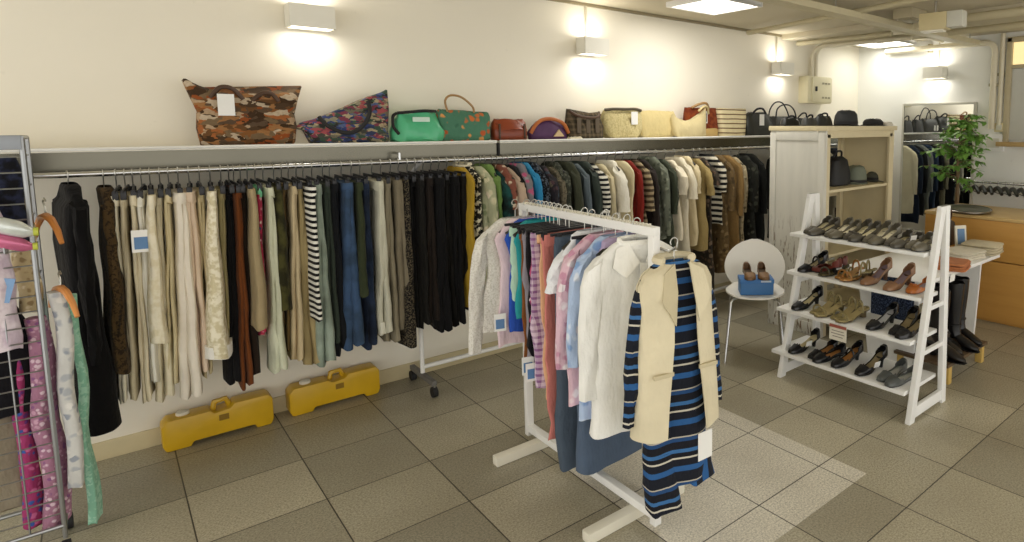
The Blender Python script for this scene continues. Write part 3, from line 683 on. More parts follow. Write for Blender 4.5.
def shell(a0, a1, rows, n=14):
    """part of an elliptical tube between two angles, as a cloth sheet; angle -90 degrees is the front"""
    rr = []
    for i, (z, a, b, op) in enumerate(rows):
        lo, hi = (a0 + op if a0 > -PI / 2 - .01 and a0 < -1 else a0), (a1 - op if abs(a1 + PI / 2) < .02 else a1)
        if abs(a0 + PI / 2) < .02: lo = a0 + op
        rr.append([(a * math.copysign(abs(math.cos(t_)) ** .75, math.cos(t_)), b * math.copysign(abs(math.sin(t_)) ** .8, math.sin(t_)) + .006 * math.sin(6 * t_ + 9 * z), z) for t_ in [lerp(lo, hi, k / (n - 1)) for k in range(n)]])
    return rr
RV = [(-.075, .07, .04, .32), (-.088, .1, .05, .3), (-.108, .135, .062, .28), (-.15, .158, .07, .25), (-.25, .16, .076, .22), (-.36, .165, .08, .24), (-.48, .172, .084, .28), (-.6, .18, .088, .32), (-.715, .188, .092, .36)]
RL = [(z, a, b, o) for z, a, b, o in RV]
MB().loft(shell(-PI, -PI / 2, RL), False, False, False).build('front_panel', M_vest, v, solid=.004)
RR_ = [(z if i < 8 else z, a, b, o) for i, (z, a, b, o) in enumerate(RV)]
MB().loft(shell(-PI / 2, 0, RR_), False, False, False).build('front_panel', M_vest, v, solid=.004)
MB().loft([[(a * math.cos(t_), b * math.sin(t_) * .8, z) for t_ in [PI * k / 15 for k in range(16)]] for z, a, b, o in RV], False, False, False).build('back_panel', M_vest, v, solid=.004)
for s_ in (-1, 1):                                  # folded lapels
    poly = [(s_ * .03, -.052, -.07), (s_ * .085, -.066, -.10), (s_ * .105, -.086, -.2), (s_ * .078, -.092, -.24), (s_ * .05, -.092, -.29), (s_ * .034, -.078, -.17)]
    b = MB(); i0 = b.ring(poly); b.f.append(tuple(i0)); b.build('lapel', M_lin if s_ < 0 else M_vest, v, solid=.006, smooth=False)
cp = [(.075 * math.cos(a_), .048 * math.sin(a_), -.062) for a_ in [lerp(-.6, PI + .6, k / 14) for k in range(15)]]
MB().tube(cp, .016, 8).build('collar', M_vest, v)
for s_ in (-1, 1): MB().box((s_ * .10, -.082, -.47), (.085, .012, .016)).build('pocket_welt', M_lin, v, bevel=.003)

# ------------------------------------------------------------------ bags on the wall shelves
def bag_rings(rows, n=32, p=.55, seed=0, wr=.006):
    rr = []
    for (z, w, d, cx, cy, tilt, up) in rows:
        pts = []
        for k in range(n):
            t_ = 2 * PI * k / n; c, s_ = math.cos(t_), math.sin(t_)
            x = w / 2 * math.copysign(abs(c) ** p, c); y = d / 2 * math.copysign(abs(s_) ** p, s_)
            f = x / (w / 2 + 1e-6)
            y += wr * math.sin(13 * x * 3 + z * 40 + seed) * (z > .01); 
            pts.append((cx + x, cy + y, max(.0, z + tilt * x + up * abs(f) ** 3 + (wr * .8 * math.sin(5 * t_ + z * 30 + seed) if z > .01 else 0))))
        rr.append(pts)
    return rr
BY = 3.845
def bag(label, cat, X, rows, mat, seed=0, p=.55, y=BY, rz=0, base=None, wr=.006, name='handbag', grp='bags on the wall shelf', z0=SH_Z + .001):
    t = thing(name, label, cat, (X, y, z0), rz, grp)
    rows = [tuple(r) + (0,) * (7 - len(r)) for r in rows]
    MB().loft(bag_rings(rows, 32, p, seed, wr)).build('body', mat, t)
    if base: MB().loft(bag_rings([(r[0],) + (r[1] * 1.015, r[2] * 1.03) + r[3:] for r in base], 32, p, seed, wr)).build('base', base_mat, t)
    return t
def strap(t, pts, r, mat, name='handle', n=8):
    # smooth the points a little
    P = [Vector(p) for p in pts]; Q = []
    for i in range(len(P) - 1):
        p0, p1, p2, p3 = P[max(i - 1, 0)], P[i], P[i + 1], P[min(i + 2, len(P) - 1)]
        for k in range(5):
            s_ = k / 5; Q.append(.5 * ((2 * p1) + (p2 - p0) * s_ + (2 * p0 - 5 * p1 + 4 * p2 - p3) * s_ ** 2 + (3 * p1 - p0 - 3 * p2 + p3) * s_ ** 3))
    Q.append(P[-1]); return MB().tube(Q, r, n).build(name, mat, t)
M_brown = plain('4a3220', .5, 0, .15); M_tan = plain('a07c4c', .55, 0, .1)
M_col = cloth('6b4a2c', 'collage', ['2e2419', 'a8794c', '8a5a30', 'c3a888', '43372a', 'b06a3a', '584a3c', 'd0bfa6', '33281e', '7c6a50', '9c4f24'], 30)
t = bag('large brown photo collage tote with pulled up corners and a white tag', 'tote bag', .565, [(0, .38, .13), (.012, .40, .15), (.08, .42, .16, 0, 0, 0, .01), (.15, .41, .14, 0, 0, 0, .015), (.21, .45, .11, 0, 0, 0, .03), (.25, .50, .07, 0, 0, -.04, .06), (.255, .49, .05, 0, 0, -.04, .06)], M_col, 1, .6, name='tote_bag', wr=.009)
strap(t, [(-.15, -.04, .235), (-.11, -.05, .285), (-.06, -.05, .28), (-.02, -.045, .23)], .011, M_brown)
strap(t, [(.02, -.04, .225), (.06, -.05, .262), (.10, -.05, .262), (.13, -.045, .225)], .011, M_brown)
price_tag(t, -.095, -.085, .20, False, 1.5)
M_flo = cloth('4a4a44', 'collage', ['2c3a63', '8a3b52', 'a09a80', '3d5a4a', '5a6da0', 'b5565c', '31302f', 'c2b08c', '7a7460', '3a4a8a'], 52)
t = bag('navy and multicolour floral tote slumping to the left with black handles', 'tote bag', 1.035, [(0, .39, .12), (.012, .40, .14), (.08, .43, .13, -.015, 0, .03), (.14, .47, .1, -.025, 0, .25), (.195, .48, .06, -.03, 0, .44), (.20, .46, .04, -.03, 0, .44)], M_flo, 2, .55, name='tote_bag')
strap(t, [(-.16, -.05, .145), (-.13, -.078, .10), (-.05, -.085, .06), (.03, -.08, .08), (.085, -.075, .16), (.09, -.05, .235)], .011, M_blackmatte)
strap(t, [(-.10, .05, .15), (-.06, .07, .14), (.02, .07, .17), (.06, .05, .2)], .01, M_blackmatte)
M_green = plain('57b98a', .3, 0, .12)
t = bag('shiny mint green soft bag with a black clasp frame', 'handbag', 1.405, [(0, .28, .11), (.012, .31, .14), (.06, .31, .15), (.11, .27, .11), (.155, .24, .06, 0, 0, .05), (.175, .22, .045, 0, 0, .05)], M_green, 3, .65, wr=.011)
strap(t, [(-.115, -.02, .172), (-.04, -.035, .18), (.04, -.035, .187), (.11, -.02, .185)], .009, M_blackmatte, 'clasp_frame')
strap(t, [(-.115, -.0, .17), (-.145, -.03, .15), (-.15, -.05, .09), (-.13, -.075, .05)], .009, M_blackmatte)
MB().box((.005, -.062, .135), (.1, .006, .028)).build('label_plate', plain('cfe6da', .5), t, bevel=.003)
t = bag('teal green bag with orange flowers and an upright tan handle', 'handbag', 1.70, [(0, .30, .12), (.012, .33, .13), (.08, .34, .14), (.15, .34, .11), (.185, .33, .05, 0, 0, -.05), (.19, .32, .03, 0, 0, -.05)], fl('4e7d66', ['c9703c', 'c4703f', '3f6b57', 'd89a5a', 'b85c34'], 25), 4, .5, y=3.86)
strap(t, [(-.11, -.03, .185), (-.125, -.035, .25), (-.09, -.035, .285), (-.02, -.035, .275), (.05, -.03, .22), (.06, -.03, .18)], .007, M_tan)
MB().box((0, 0, .0), (.01, .001, .001)).v
t = bag('rust brown leather clutch beside the purple one', 'clutch', 2.005, [(0, .23, .09), (.008, .24, .1), (.06, .245, .1), (.11, .23, .07), (.135, .19, .04)], plain('7c3418', .35, 0, .15), 5, .5)
MB().loft(bag_rings([(.07, .25, .106, 0, 0, 0, 0), (.115, .236, .08, 0, 0, 0, 0), (.139, .2, .05, 0, 0, 0, 0)], 32, .5)).build('flap', plain('8a3d1d', .35, 0, .15), t)
for s_ in (-1, 1): MB().box((s_ * .09, -.05, .06), (.012, .012, .1)).build('strap_tab', M_brown, t, bevel=.003)
t = bag('purple rounded clutch with an orange rim and beige triangle', 'clutch', 2.30, [(0, .27, .09), (.008, .29, .1), (.05, .30, .1), (.095, .25, .07), (.125, .17, .045), (.14, .08, .03)], plain('4a2350', .6, 0, .15), 6, .6)
strap(t, [(-.15, -.035, .045), (-.115, -.045, .105), (-.05, -.035, .14), (.03, -.035, .143), (.105, -.045, .11), (.15, -.035, .045)], .013, plain('b0622a', .5), 'rim')
MB().prism([(.015, .022), (.1, .022), (.058, .07)], 'y', -.062, -.048).build('triangle_patch', plain('cbb187', .6), t)
t = bag('flat cream pouch in front of the dark checked bag', 'pouch', 2.47, [(0, .11, .05), (.006, .12, .055), (.016, .1, .045)], plain('ddd3b5', .6), 7, y=3.76, name='pouch')
t = bag('dark brown checked shoulder bag with a raised left corner', 'handbag', 2.605, [(0, .30, .1), (.01, .31, .12), (.09, .31, .11), (.16, .29, .07, 0, 0, -.03, .0), (.19, .29, .05, 0, 0, -.06, .02)], cloth('40392c', 'check', ['6a5c48'], 26), 8, .5)
strap(t, [(-.13, -.02, .2), (-.09, -.05, .17), (0, -.06, .155), (.09, -.05, .16), (.13, -.02, .18)], .012, M_brown, 'shoulder_strap')
for k in (-1, 0, 1): MB().box((k * .08, -.06, .1), (.035, .006, .11)).build('pocket_stripe', plain('5d5040', .7), t, bevel=.002)
M_straw = cloth('cdbf8e', 'speckle', ['b5a674'], 90)
t = bag('cream straw bag with a dark braided rim and white tag', 'handbag', 2.955, [(0, .26, .12), (.012, .3, .15), (.07, .36, .15), (.14, .38, .12), (.2, .36, .07), (.215, .35, .05)], M_straw, 9, .6)
strap(t, [(-.18, -.03, .215), (-.1, -.045, .222), (0, -.05, .222), (.1, -.045, .225), (.17, -.03, .215)], .011, plain('4a4030', .7, 0, .3), 'rim')
price_tag(t, .07, -.075, .155, False, 1.4)
t = bag('cream canvas bag between the straw bag and the slouchy white bag', 'handbag', 3.32, [(0, .34, .13), (.012, .38, .15), (.08, .42, .14), (.16, .43, .11), (.215, .40, .05)], cloth('cfbd88'), 10, .55, y=3.87)
t = bag('slouchy white shoulder bag with a dipping rim', 'handbag', 3.62, [(0, .28, .12), (.012, .34, .14), (.06, .38, .14), (.11, .38, .1, 0, 0, .1, .05), (.14, .38, .05, 0, 0, .16, .08)], cloth('d2c294'), 11, .6, y=3.79, wr=.01)
strap(t, [(.12, -.0, .22), (.17, -.02, .26), (.22, -.01, .25), (.25, .01, .2)], .01, cloth('d9c592'), 'knot')
base_mat = plain('c7a86a', .6, 0, .1)
t = bag('rust brown textured bag with a straw coloured base and black tag', 'handbag', 3.86, [(0, .34, .12), (.012, .36, .13), (.08, .37, .13), (.2, .37, .09), (.25, .37, .04)], cloth('6b2c16', 'blotch', ['84401f'], 24), 12, .45, y=3.885, base=[(0, .34, .12, 0, 0, 0, 0), (.012, .36, .13, 0, 0, 0, 0), (.07, .37, .13, 0, 0, 0, 0)])
strap(t, [(-.14, -.03, .25), (-.08, -.06, .28), (.0, -.065, .29), (.06, -.04, .25)], .011, M_tan)
o = price_tag(t, -.03, -.08, .17, False, 1.5); MB().box((0, -.0016, -.005), (.05, .0012, .075)).build('printed_square', M_blackmatte, o, smooth=False)
t = bag('cream and brown horizontally striped straw tote', 'tote bag', 4.21, [(0, .3, .12), (.01, .31, .13), (.12, .34, .11), (.24, .37, .06), (.25, .37, .05)], cloth('ddd0a8', 'stripe', ['ddd0a8', 'ddd0a8', '6e5238'], 24), 13, .45, name='tote_bag')
t = bag('black shoulder bag with a white tag right of the striped tote', 'handbag', 4.58, [(0, .36, .12), (.012, .38, .14), (.1, .39, .13), (.19, .34, .08), (.22, .25, .05)], plain('25261f', .5, 0, .2), 14, .55)
price_tag(t, -.03, -.085, .15, False, 1.5)
strap(t, [(-.1, -.03, .21), (-.06, -.05, .25), (.02, -.05, .255), (.09, -.03, .215)], .01, M_blackmatte)
t = bag('dark grey bag with two tall thin arched handles', 'handbag', 4.97, [(0, .38, .12), (.012, .4, .14), (.09, .42, .13), (.17, .4, .08), (.185, .38, .05)], plain('35342f', .5, 0, .2), 15, .5)
for yy in (-.045, .045): strap(t, [(-.16, yy, .17), (-.14, yy, .255), (-.06, yy, .31 + yy * .3), (.05, yy, .31 + yy * .3), (.13, yy, .25), (.17, yy, .17)], .007, M_blackmatte)
for k in (-.1, -.02): price_tag(t, k, -.085, .06, False, 1.0)
for i, (X, w, h, lab) in enumerate(((5.3, .26, .17, 'small black bag behind the wardrobe top'), (5.6, .25, .16, 'black bag last on the shelf behind the wardrobe'))):
    t = bag(lab, 'handbag', X, [(0, w, .1), (.01, w + .02, .12), (h * .6, w, .1), (h, w * .8, .05)], plain('1f1f1d', .5, 0, .2), 20 + i, .55)
    strap(t, [(-w * .3, 0, h), (-w * .1, -.02, h + .05), (w * .15, -.02, h + .05), (w * .3, 0, h)], .008, M_blackmatte)

# ------------------------------------------------------------------ painted wardrobe with open front
WX0, WX1, WY0, WY1, WZ = 3.85, 4.86, 2.58, 3.09, 1.592
def old_paint():
    n = N('worn_grey_white_paint'); v = n.coord(); sc = n.n('ShaderNodeMapping'); sc.inputs['Scale'].default_value = (1, 6, 1.1); n.l(v, sc.inputs[0])
    sp = n.n('ShaderNodeSeparateXYZ'); n.l(v, sp.inputs[0])
    base = n.mix(n.noise(3, 4, sc.outputs[0]), lin('c6c4ba'), lin('dad7cc'))
    lowm = n.ramp(sp.outputs[2], [(.55, (1, 1, 1, 1)), (.95, (0, 0, 0, 1))])
    chips = n.ramp(n.noise(9, 3, sc.outputs[0], .65), [(.57, (0, 0, 0, 1)), (.61, (1, 1, 1, 1))])
    n.col(n.mix(n.math('MULTIPLY', chips, lowm), base, lin('77634d'))); return n.set(.6)
MO = old_paint(); M_beige = plain('d3c6a2', .55, 0, .05)
t = thing('wardrobe', 'tall open wardrobe with a chipped grey white side and cream shelves', 'wardrobe', (WX0, WY0, 0))
w_, d_ = WX1 - WX0, WY1 - WY0
sp_ = MB().box((.012, d_ / 2, WZ / 2), (.024, d_, WZ)).build('side_panel', MO, t)
b = MB()
for yy in (.03, d_ - .03): b.box((-.004, yy, WZ / 2 - .02), (.012, .055, WZ - .06))
for zz in (.06, WZ - .07): b.box((-.0035, d_ / 2, zz), (.011, d_ - .117, .075))
b.build('panel_frame', MO, sp_, bevel=.003)
MB().box((w_ - .012, d_ / 2, WZ / 2), (.024, d_, WZ)).build('side_panel', M_beige, t)
MB().box((w_ / 2, d_ / 2 - .005, WZ - .018), (w_ + .03, d_ + .03, .036)).build('top', M_beige, t, bevel=.004)
MB().box((w_ / 2, .012, WZ - .062), (w_ - .05, .024, .052)).build('top_rail', M_beige, t, bevel=.002)
MB().box((.045, .012, WZ / 2 - .03), (.04, .024, WZ - .06)).build('front_stile', M_beige, t, bevel=.002); MB().box((w_ - .045, .012, WZ / 2 - .03), (.045, .024, WZ - .06)).build('front_stile', M_beige, t, bevel=.002)
for zz in (WZ - .08, 1.0, .2): MB().box((w_ / 2, d_ - .012, zz), (w_ - .05, .02, .06)).build('back_rail', M_beige, t, bevel=.002)
sz = onY(858, 187, WY0)[1]
for zz in (sz, .62, .12): MB().box((w_ / 2, d_ / 2, zz - .011), (w_ - .05, d_ - .03, .022)).build('shelf', M_beige, t, bevel=.002)
MB().box((w_ - .05, d_ - .03, WZ / 2), (.05, .04, WZ - .06)).build('corner_post', M_beige, t, bevel=.003)
# hats and bags in and on the wardrobe
def hat(label, loc, r, h, brim, mat, rz=0, cat='hat', squash=.8):
    t = thing('hat', label, cat, loc, rz)
    n = 26
    prof = [(r * 1.0, 0), (r * 1.02, h * .3), (r * .95, h * .7), (r * .75, h * .92), (r * .35, h)]
    MB().loft([[(rr * math.cos(2 * PI * k / n), rr * squash * math.sin(2 * PI * k / n), z + .004 * math.sin(3 * 2 * PI * k / n + z * 60)) for k in range(n)] for rr, z in prof]).build('crown', mat, t)
    MB().loft([[(rr * math.cos(2 * PI * k / n), rr * squash * math.sin(2 * PI * k / n), z + .012 * math.sin(2 * 2 * PI * k / n + 1) * (rr > r * 1.05)) for k in range(n)] for rr, z in ((r * .98, .004), (brim, .002), (brim, .008), (r * .98, .011))], True, False, False).build('brim', mat, t)
    MB().loft([[(r * 1.035 * math.cos(2 * PI * k / n), r * 1.035 * squash * math.sin(2 * PI * k / n), z) for k in range(n)] for z in (.012, .035)], True, False, False).build('band', M_blackmatte, t)
    return t
WT = WZ + .001
hx, _ = onY(846, 118, WY0 + .2); hat('black hat with a rounded crown on top of the wardrobe', (hx, WY0 + .2, WT), .115, .125, .155, plain('26282a', .7, 0, .15), .3)
hx, _ = onY(875, 120, WY0 + .2)
t = hat('dark flat cap on the right end of the wardrobe top', (hx - .03, WY0 + .2, WT), .10, .06, .135, plain('1d1d1c', .7, 0, .15), .1, 'cap')
tt = bag('small pale pouch next to the flat cap on the wardrobe', 'pouch', hx + .07, [(0, .12, .06), (.008, .13, .07), (.03, .1, .05)], plain('d8d4c6', .6), 31, y=WY0 + .12, name='pouch', z0=WT)
for i, (px, w, h, lab) in enumerate(((790, .18, .055, 'dark rolled belt bag at the left end of the wardrobe top'), (806, .12, .06, 'small grey bag between two black bags on the wardrobe'), (820, .17, .075, 'black bag beside the black hat on the wardrobe top'))):
    X = onY(px, 120, WY0 + .25)[0]
    t = bag(lab, 'handbag', max(X, WX0 + w / 2 + .01), [(0, w, .08), (.008, w + .015, .1), (h * .7, w, .08), (h, w * .85, .05)], plain('3a3a36' if i == 1 else '1d1e1a', .5, 0, .2), 33 + i, .6, y=WY0 + (.4 if i == 0 else .22), name='handbag', grp='bags on top of the wardrobe', z0=WT)
    strap(t, [(-w * .35, 0, h * .9), (-w * .1, -.01, h + .02), (w * .2, -.01, h + .02), (w * .35, 0, h * .9)], .007, M_blackmatte)
shz = sz + .001
X = onY(838, 175, WY0 + .18)[0]
t = bag('black soft bag on the wardrobe shelf', 'handbag', X, [(0, .24, .14), (.01, .28, .18), (.1, .29, .18), (.2, .22, .12), (.23, .12, .06)], plain('17181a', .6, 0, .2), 37, .75, y=WY0 + .2, grp='things on the wardrobe shelf', z0=shz)
strap(t, [(-.06, 0, .21), (-.03, -.02, .27), (.04, -.02, .27), (.07, 0, .21)], .009, M_blackmatte)
X = onY(856, 178, WY0 + .17)[0]; hat('grey green felt hat on the wardrobe shelf', (X, WY0 + .17, shz), .10, .15, .115, plain('6e7464', .8, 0, .1))
X = onY(876, 183, WY0 + .18)[0]; hat('dark wide brimmed hat lying on the wardrobe shelf', (X - .02, WY0 + .18, shz), .09, .085, .15, plain('4a4a40', .8, 0, .1))

# ------------------------------------------------------------------ shoes
def shoe_mats(u, ins, heel=None, rough=.35): return plain(u, rough, 0, .12), plain(ins, .6, 0, .06), plain(heel or '15120f', .45, 0, .1)
SH_me = {}
def shoe_data(kind, side, mats, L=.235, hh=.06):
    key = (kind, side, tuple(m.name for m in mats), L, hh)
    if key in SH_me: return SH_me[key]
    mu, mi, mh = mats; m = 15; nn = 13
    pw = [.018, .030, .036, .039, .040, .038, .035, .031, .028, .026, .026, .028, .030, .028, .021]
    def base(s): # heel lift along the sole
        if s < .33: return .004
        q = (s - .33) / .67; return .004 + hh * (q * q * (3 - 2 * q))
    def topz(s):
        if kind == 'sandal': return .012
        if s < .3: return .022 + .06 * s
        return .032 + .026 * ((s - .3) / .7) ** 1.4
    cen = lambda s: side * .010 * math.sin(PI * min(1, s * 1.1)) * (1 - s)
    rings = []; op = .27
    for i in range(m):
        s = i / (m - 1); w = pw[i]; x = (s - .5) * L; bz, tz = base(s), topz(s)
        ring = []
        for k in range(nn):
            a = PI * k / (nn - 1)                   # left sole edge, over the top, right sole edge
            yy = w * math.cos(a); zz = math.sin(a) ** .7
            if s > op: yy = w * math.copysign(abs(math.cos(a)) ** .45, math.cos(a))
            ring.append((x, cen(s) + yy, bz + tz * zz))
        rings.append(ring)
    b = MB(); ids = [b.ring(r) for r in rings]
    for i in range(m - 1):
        for k in range(nn - 1):
            s = (i + .5) / (m - 1); mid = abs(k + .5 - (nn - 1) / 2)
            lim = 3.4 if s < .42 else (4.6 if s < .8 else 3.3)
            openk = (s > op and mid < lim and i < m - 2)
            if kind in ('sandal', 'sling') and s > .5 and s < .86: openk = True
            if kind == 'sandal' and (s < .08 or .2 < s < .34): openk = True
            if openk: continue
            b.f.append((ids[i][k], ids[i][k + 1], ids[i + 1][k + 1], ids[i + 1][k]))
    b.f.append(tuple(ids[0])); b.f.append(tuple(reversed(ids[-1])))
    out = [('upper', b.data('upper', mu, solid=.0025))]
    def slab(th, dz, sc): 
        q = MB(); rr = []
        for i in range(m):
            s = i / (m - 1); w = pw[i] * sc; x = (s - .5) * L; z = base(s) + dz
            rr.append([(x, cen(s) - w, z), (x, cen(s) + w, z), (x, cen(s) + w, z - th), (x, cen(s) - w, z - th)])
        return q.loft(rr)
    out.append(('insole', slab(.003, .007, .93).data('insole', mi)))
    out.append(('sole', slab(.005, .001, 1.0).data('sole', mh)))
    if hh > .012:
        q = MB(); ww = .026 if kind != 'wedge' else .03
        fr = .80 if kind != 'wedge' else .42
        if kind == 'wedge':
            rr = []
            for i in range(5, m):
                s = i / (m - 1); w = pw[i] * .97; x = (s - .5) * L
                rr.append([(x, cen(s) - w, 0), (x, cen(s) + w, 0), (x, cen(s) + w, base(s) - .003), (x, cen(s) - w, base(s) - .003)])
            q.loft(rr)
        else:
            tn = .42 if hh > .045 else .85
            rr = []
            for j_ in range(6):
                u = j_ / 5; z = lerp(base(.9) - .004, 0, u); sc = lerp(1, tn, u ** .6)
                rr.append([(.46 * L - .03 + .03 * math.cos(2 * PI * k / 12) * sc * .85 + .006 * u, cen(.9) + .025 * math.sin(2 * PI * k / 12) * sc, z) for k in range(12)])
            q.loft(rr)
        out.append(('heel', q.data('heel', mh)))
    if kind in ('sandal', 'strap'):
        for sx in ((.2, .045), (.75, .07)) if kind == 'sandal' else ((.62, .055),):
            s, hz = sx; i = min(m - 1, int(s * (m - 1))); x = (s - .5) * L
            p = [(x, cen(s) + pw[i] * math.cos(a) * 1.02, base(s) + hz * math.sin(a) ** .8) for a in [PI * k / 10 for k in range(11)]]
            out.append(('strap', MB().tube(p, .006, 6).data('strap', mu)))
    if kind == 'bow':
        x = (-.27) * L
        out.append(('bow', MB().box((x, cen(.23) - .011, topz(.23) + base(.23) + .004), (.014, .02, .012), .2).box((x, cen(.23) + .011, topz(.23) + base(.23) + .004), (.014, .02, .012), -.2).data('bow', mu, bevel=.004)))
    SH_me[key] = out; return out
def shoe(kind, label, loc, rz, mats, grp, side, hh=.06, L=.235, tagit=False, name='shoe'):
    t = thing(name, label, 'shoe', loc, rz, grp)
    for nm, me in shoe_data(kind, side, mats, L, hh): link(nm, me, t)
    if tagit: 
        o = MB().box((0, 0, 0), (.05, .002, .034)).build('price_sticker', M_tag, t, smooth=False); o.location = (-.0, -.043 if tagit < 0 else .0, .05 if tagit < 0 else .055 + hh * .5); o.rotation_euler = (.2, 0, 0)
    return t
def pair(kind, desc, x, y, z, rz, mats, grp, hh=.06, gap=.085, L=.235, tagit=False, stag=.0, single=False):
    if single:
        shoe(kind, desc, (x, y, z), rz, mats, grp, 1, hh, L, tagit); return
    d = Vector((-math.sin(rz), math.cos(rz), 0))
    for s_, sd in ((-1, 'right'), (1, 'left')):     # toes point to local -X
        c = Vector((x, y, z)) + d * (s_ * gap / 2) + Vector((math.cos(rz), math.sin(rz), 0)) * stag * s_
        lab = 'nearer shoe of the ' + desc if s_ < 0 else 'farther shoe of the ' + desc
        shoe(kind, lab, c, rz + s_ * .06, mats, grp, -s_, hh, L, tagit if s_ < 0 else False)

# ------------------------------------------------------------------ white ladder shelf for shoes
t = thing('shoe_rack', 'white wooden A-frame ladder shelf with four tiers of shoes', 'shoe rack', (3.25, 1.93, 0))
rx, ry = 3.25, 1.93
M_rack = plain('f1f1ef', .4, 0, .02)
def leg_prism(y0, y1, p0, p1, w, zt=1.155):
    # a straight plank in the X-Z plane from p0 (bottom) to p1 (top)
    return MB().prism([(p0 - rx, 0), (p0 - rx + w, 0), (p1 - rx + w, zt), (p1 - rx, zt)], 'y', y0 - ry, y1 - ry)
for yy in (1.464, 2.33):
    leg_prism(yy, yy + .03, 3.035, 3.322, .055).build('leg', M_rack, t, bevel=.003)
    leg_prism(yy, yy + .03, 3.425, 3.375, .05).build('leg', M_rack, t, bevel=.003)
    for zz, xa, xb in ((.05, 3.07, 3.44), (.36, 3.14, 3.43), (.6, 3.2, 3.42)): MB().box(((xa + xb) / 2 - rx, yy + .015 - ry, zz), (xb - xa, .022, .06 if zz < .1 else .024)).build('crossbar', M_rack, t, bevel=.002)
    MB().box((3.365 - rx, yy + .015 - ry, 1.13), (.1, .022, .05)).build('crossbar', M_rack, t, bevel=.002)
TIER = []
for xf, zz in ((3.04, .17), (3.085, .437), (3.185, .66), (3.21, .905)):
    xb = 3.43 - (zz * .04)
    MB().box(((xf + xb) / 2 - rx, (1.505 + 2.41) / 2 - ry, zz - .011), (xb - xf, 2.41 - 1.505, .022)).build('shelf', M_rack, t, bevel=.003)
    TIER.append((xf, zz))
c = thing('price_card', 'white price card hanging from the second lowest shoe shelf', 'sign', (3.078, onX(838, 327, 3.078)[0], .437))
MB().box((0, 0, -.055), (.003, .115, .095)).build('card', plain('e9e4d6', .6), c, smooth=False)
MB().box((-.0022, 0, -.018), (.0012, .113, .018)).build('red_strip', plain('a4584a', .6), c, smooth=False)
b = MB()
for k, wl in enumerate((.08, .09, .07)): b.box((-.0022, 0, -.045 - k * .017), (.0012, wl, .004))
b.build('text_line', plain('8a7f70', .6), c, smooth=False)
MB().box((.004, 0, .0015), (.014, .05, .003)).build('clip', M_white, c)

m_pew = shoe_mats('57534a', 'd6cda8', '22201c'); m_pew2 = shoe_mats('6a6557', 'ded6ba', '26241f'); m_blk = shoe_mats('18181b', '9b8b66', '101012', .25)
m_bro = shoe_mats('8f6a4c', '8d7a84', '5a3e2a', .3); m_tan = shoe_mats('a8763c', 'dcb27a', '5a3c1e'); m_org = shoe_mats('b5692c', 'a8a4b4', '6a3c18', .3)
m_gold = shoe_mats('8f8358', 'b9a878', '5a4c30', .3); m_gry = shoe_mats('565a58', 'b3b5b0', '1c1c1c'); m_blg = shoe_mats('141417', 'd2c59a', '0e0e10', .25); m_blw = shoe_mats('16171b', 'c3c5c8', '0e0e10', .25)
m_brn = shoe_mats('1a1a1c', 'b57c3c', '0f0f10', .25); m_olv = shoe_mats('3f3c28', '7a6d48', '2a2418')
def ypx(px, py, x): return onX(px, py, x)[0]
def tier(k, items, grp):
    xf, zz = TIER[k]
    for kind, px, desc, mats, hh, ex in items:
        x = xf + .135 + ex.get('dx', 0); y = ypx(px, ex.get('py', 125 + (250 - 125)), x)
        # the column px at this depth and height
        lo, hi = 1.4, 2.6
        for _ in range(40):
            mid = (lo + hi) / 2; P = Vector((x, mid, zz + .02 - H)); q = PX + F * P.dot(RT) / P.dot(FW)
            if q > px: lo = mid
            else: hi = mid
        y = (lo + hi) / 2
        pair(kind, desc, x, y, zz + .0045, ex.get('rz', -.14), mats, grp, hh, ex.get('gap', .072), ex.get('L', .25), ex.get('tag', False), ex.get('stag', .012), ex.get('single', False))
tier(3, [('pump', 821, 'pewter low pumps leftmost on the top shoe shelf', m_pew, .035, {'gap': .07}), ('pump', 842, 'pewter low pumps second from left on the top shoe shelf', m_pew2, .04, {}),
         ('bow', 861, 'dark pewter pumps third from left on the top shoe shelf', m_pew, .045, {}), ('pump', 881, 'pale lined pumps fourth from left on the top shoe shelf', m_pew2, .05, {}),
         ('flat', 903, 'flat pewter shoes fifth from left on the top shoe shelf', m_pew, .012, {'tag': -1}), ('flat', 924, 'flat grey shoes rightmost on the top shoe shelf', m_pew2, .012, {'tag': -1})], 'shoes on the top shoe shelf')
tier(2, [('strap', 813, 'black strappy wedge leftmost on the second shoe shelf', m_blk, .05, {'single': 1, }), ('sandal', 834, 'dark olive sandal on the second shoe shelf', m_olv, .03, {'single': 1, 'tag': -1}),
         ('sandal', 853, 'tan sandals in the middle of the second shoe shelf', m_tan, .025, {'tag': -1}), ('pump', 876, 'rosy brown high pump on the second shoe shelf', m_bro, .075, {'single': 1, }),
         ('pump', 899, 'taupe brown high pump right of the rosy one', m_bro, .07, {'single': 1, 'dx': -.02}), ('bow', 920, 'orange tan flat rightmost on the second shoe shelf', m_org, .015, {'single': 1, 'L': .21})], 'shoes on the second shoe shelf')
tier(1, [('pump', 807, 'black pump leftmost on the third shoe shelf', m_blg, .06, {'single': 1, }), ('sandal', 828, 'pale gold sandals left of the price card', m_gold, .05, {}),
         ('sandal', 849, 'pale gold sandals above the price card', m_gold, .045, {}), ('pump', 882, 'black pump with white lining on the third shoe shelf', m_blw, .06, {'single': 1, }),
         ('pump', 908, 'black pumps rightmost on the third shoe shelf', m_blk, .06, {})], 'shoes on the third shoe shelf')
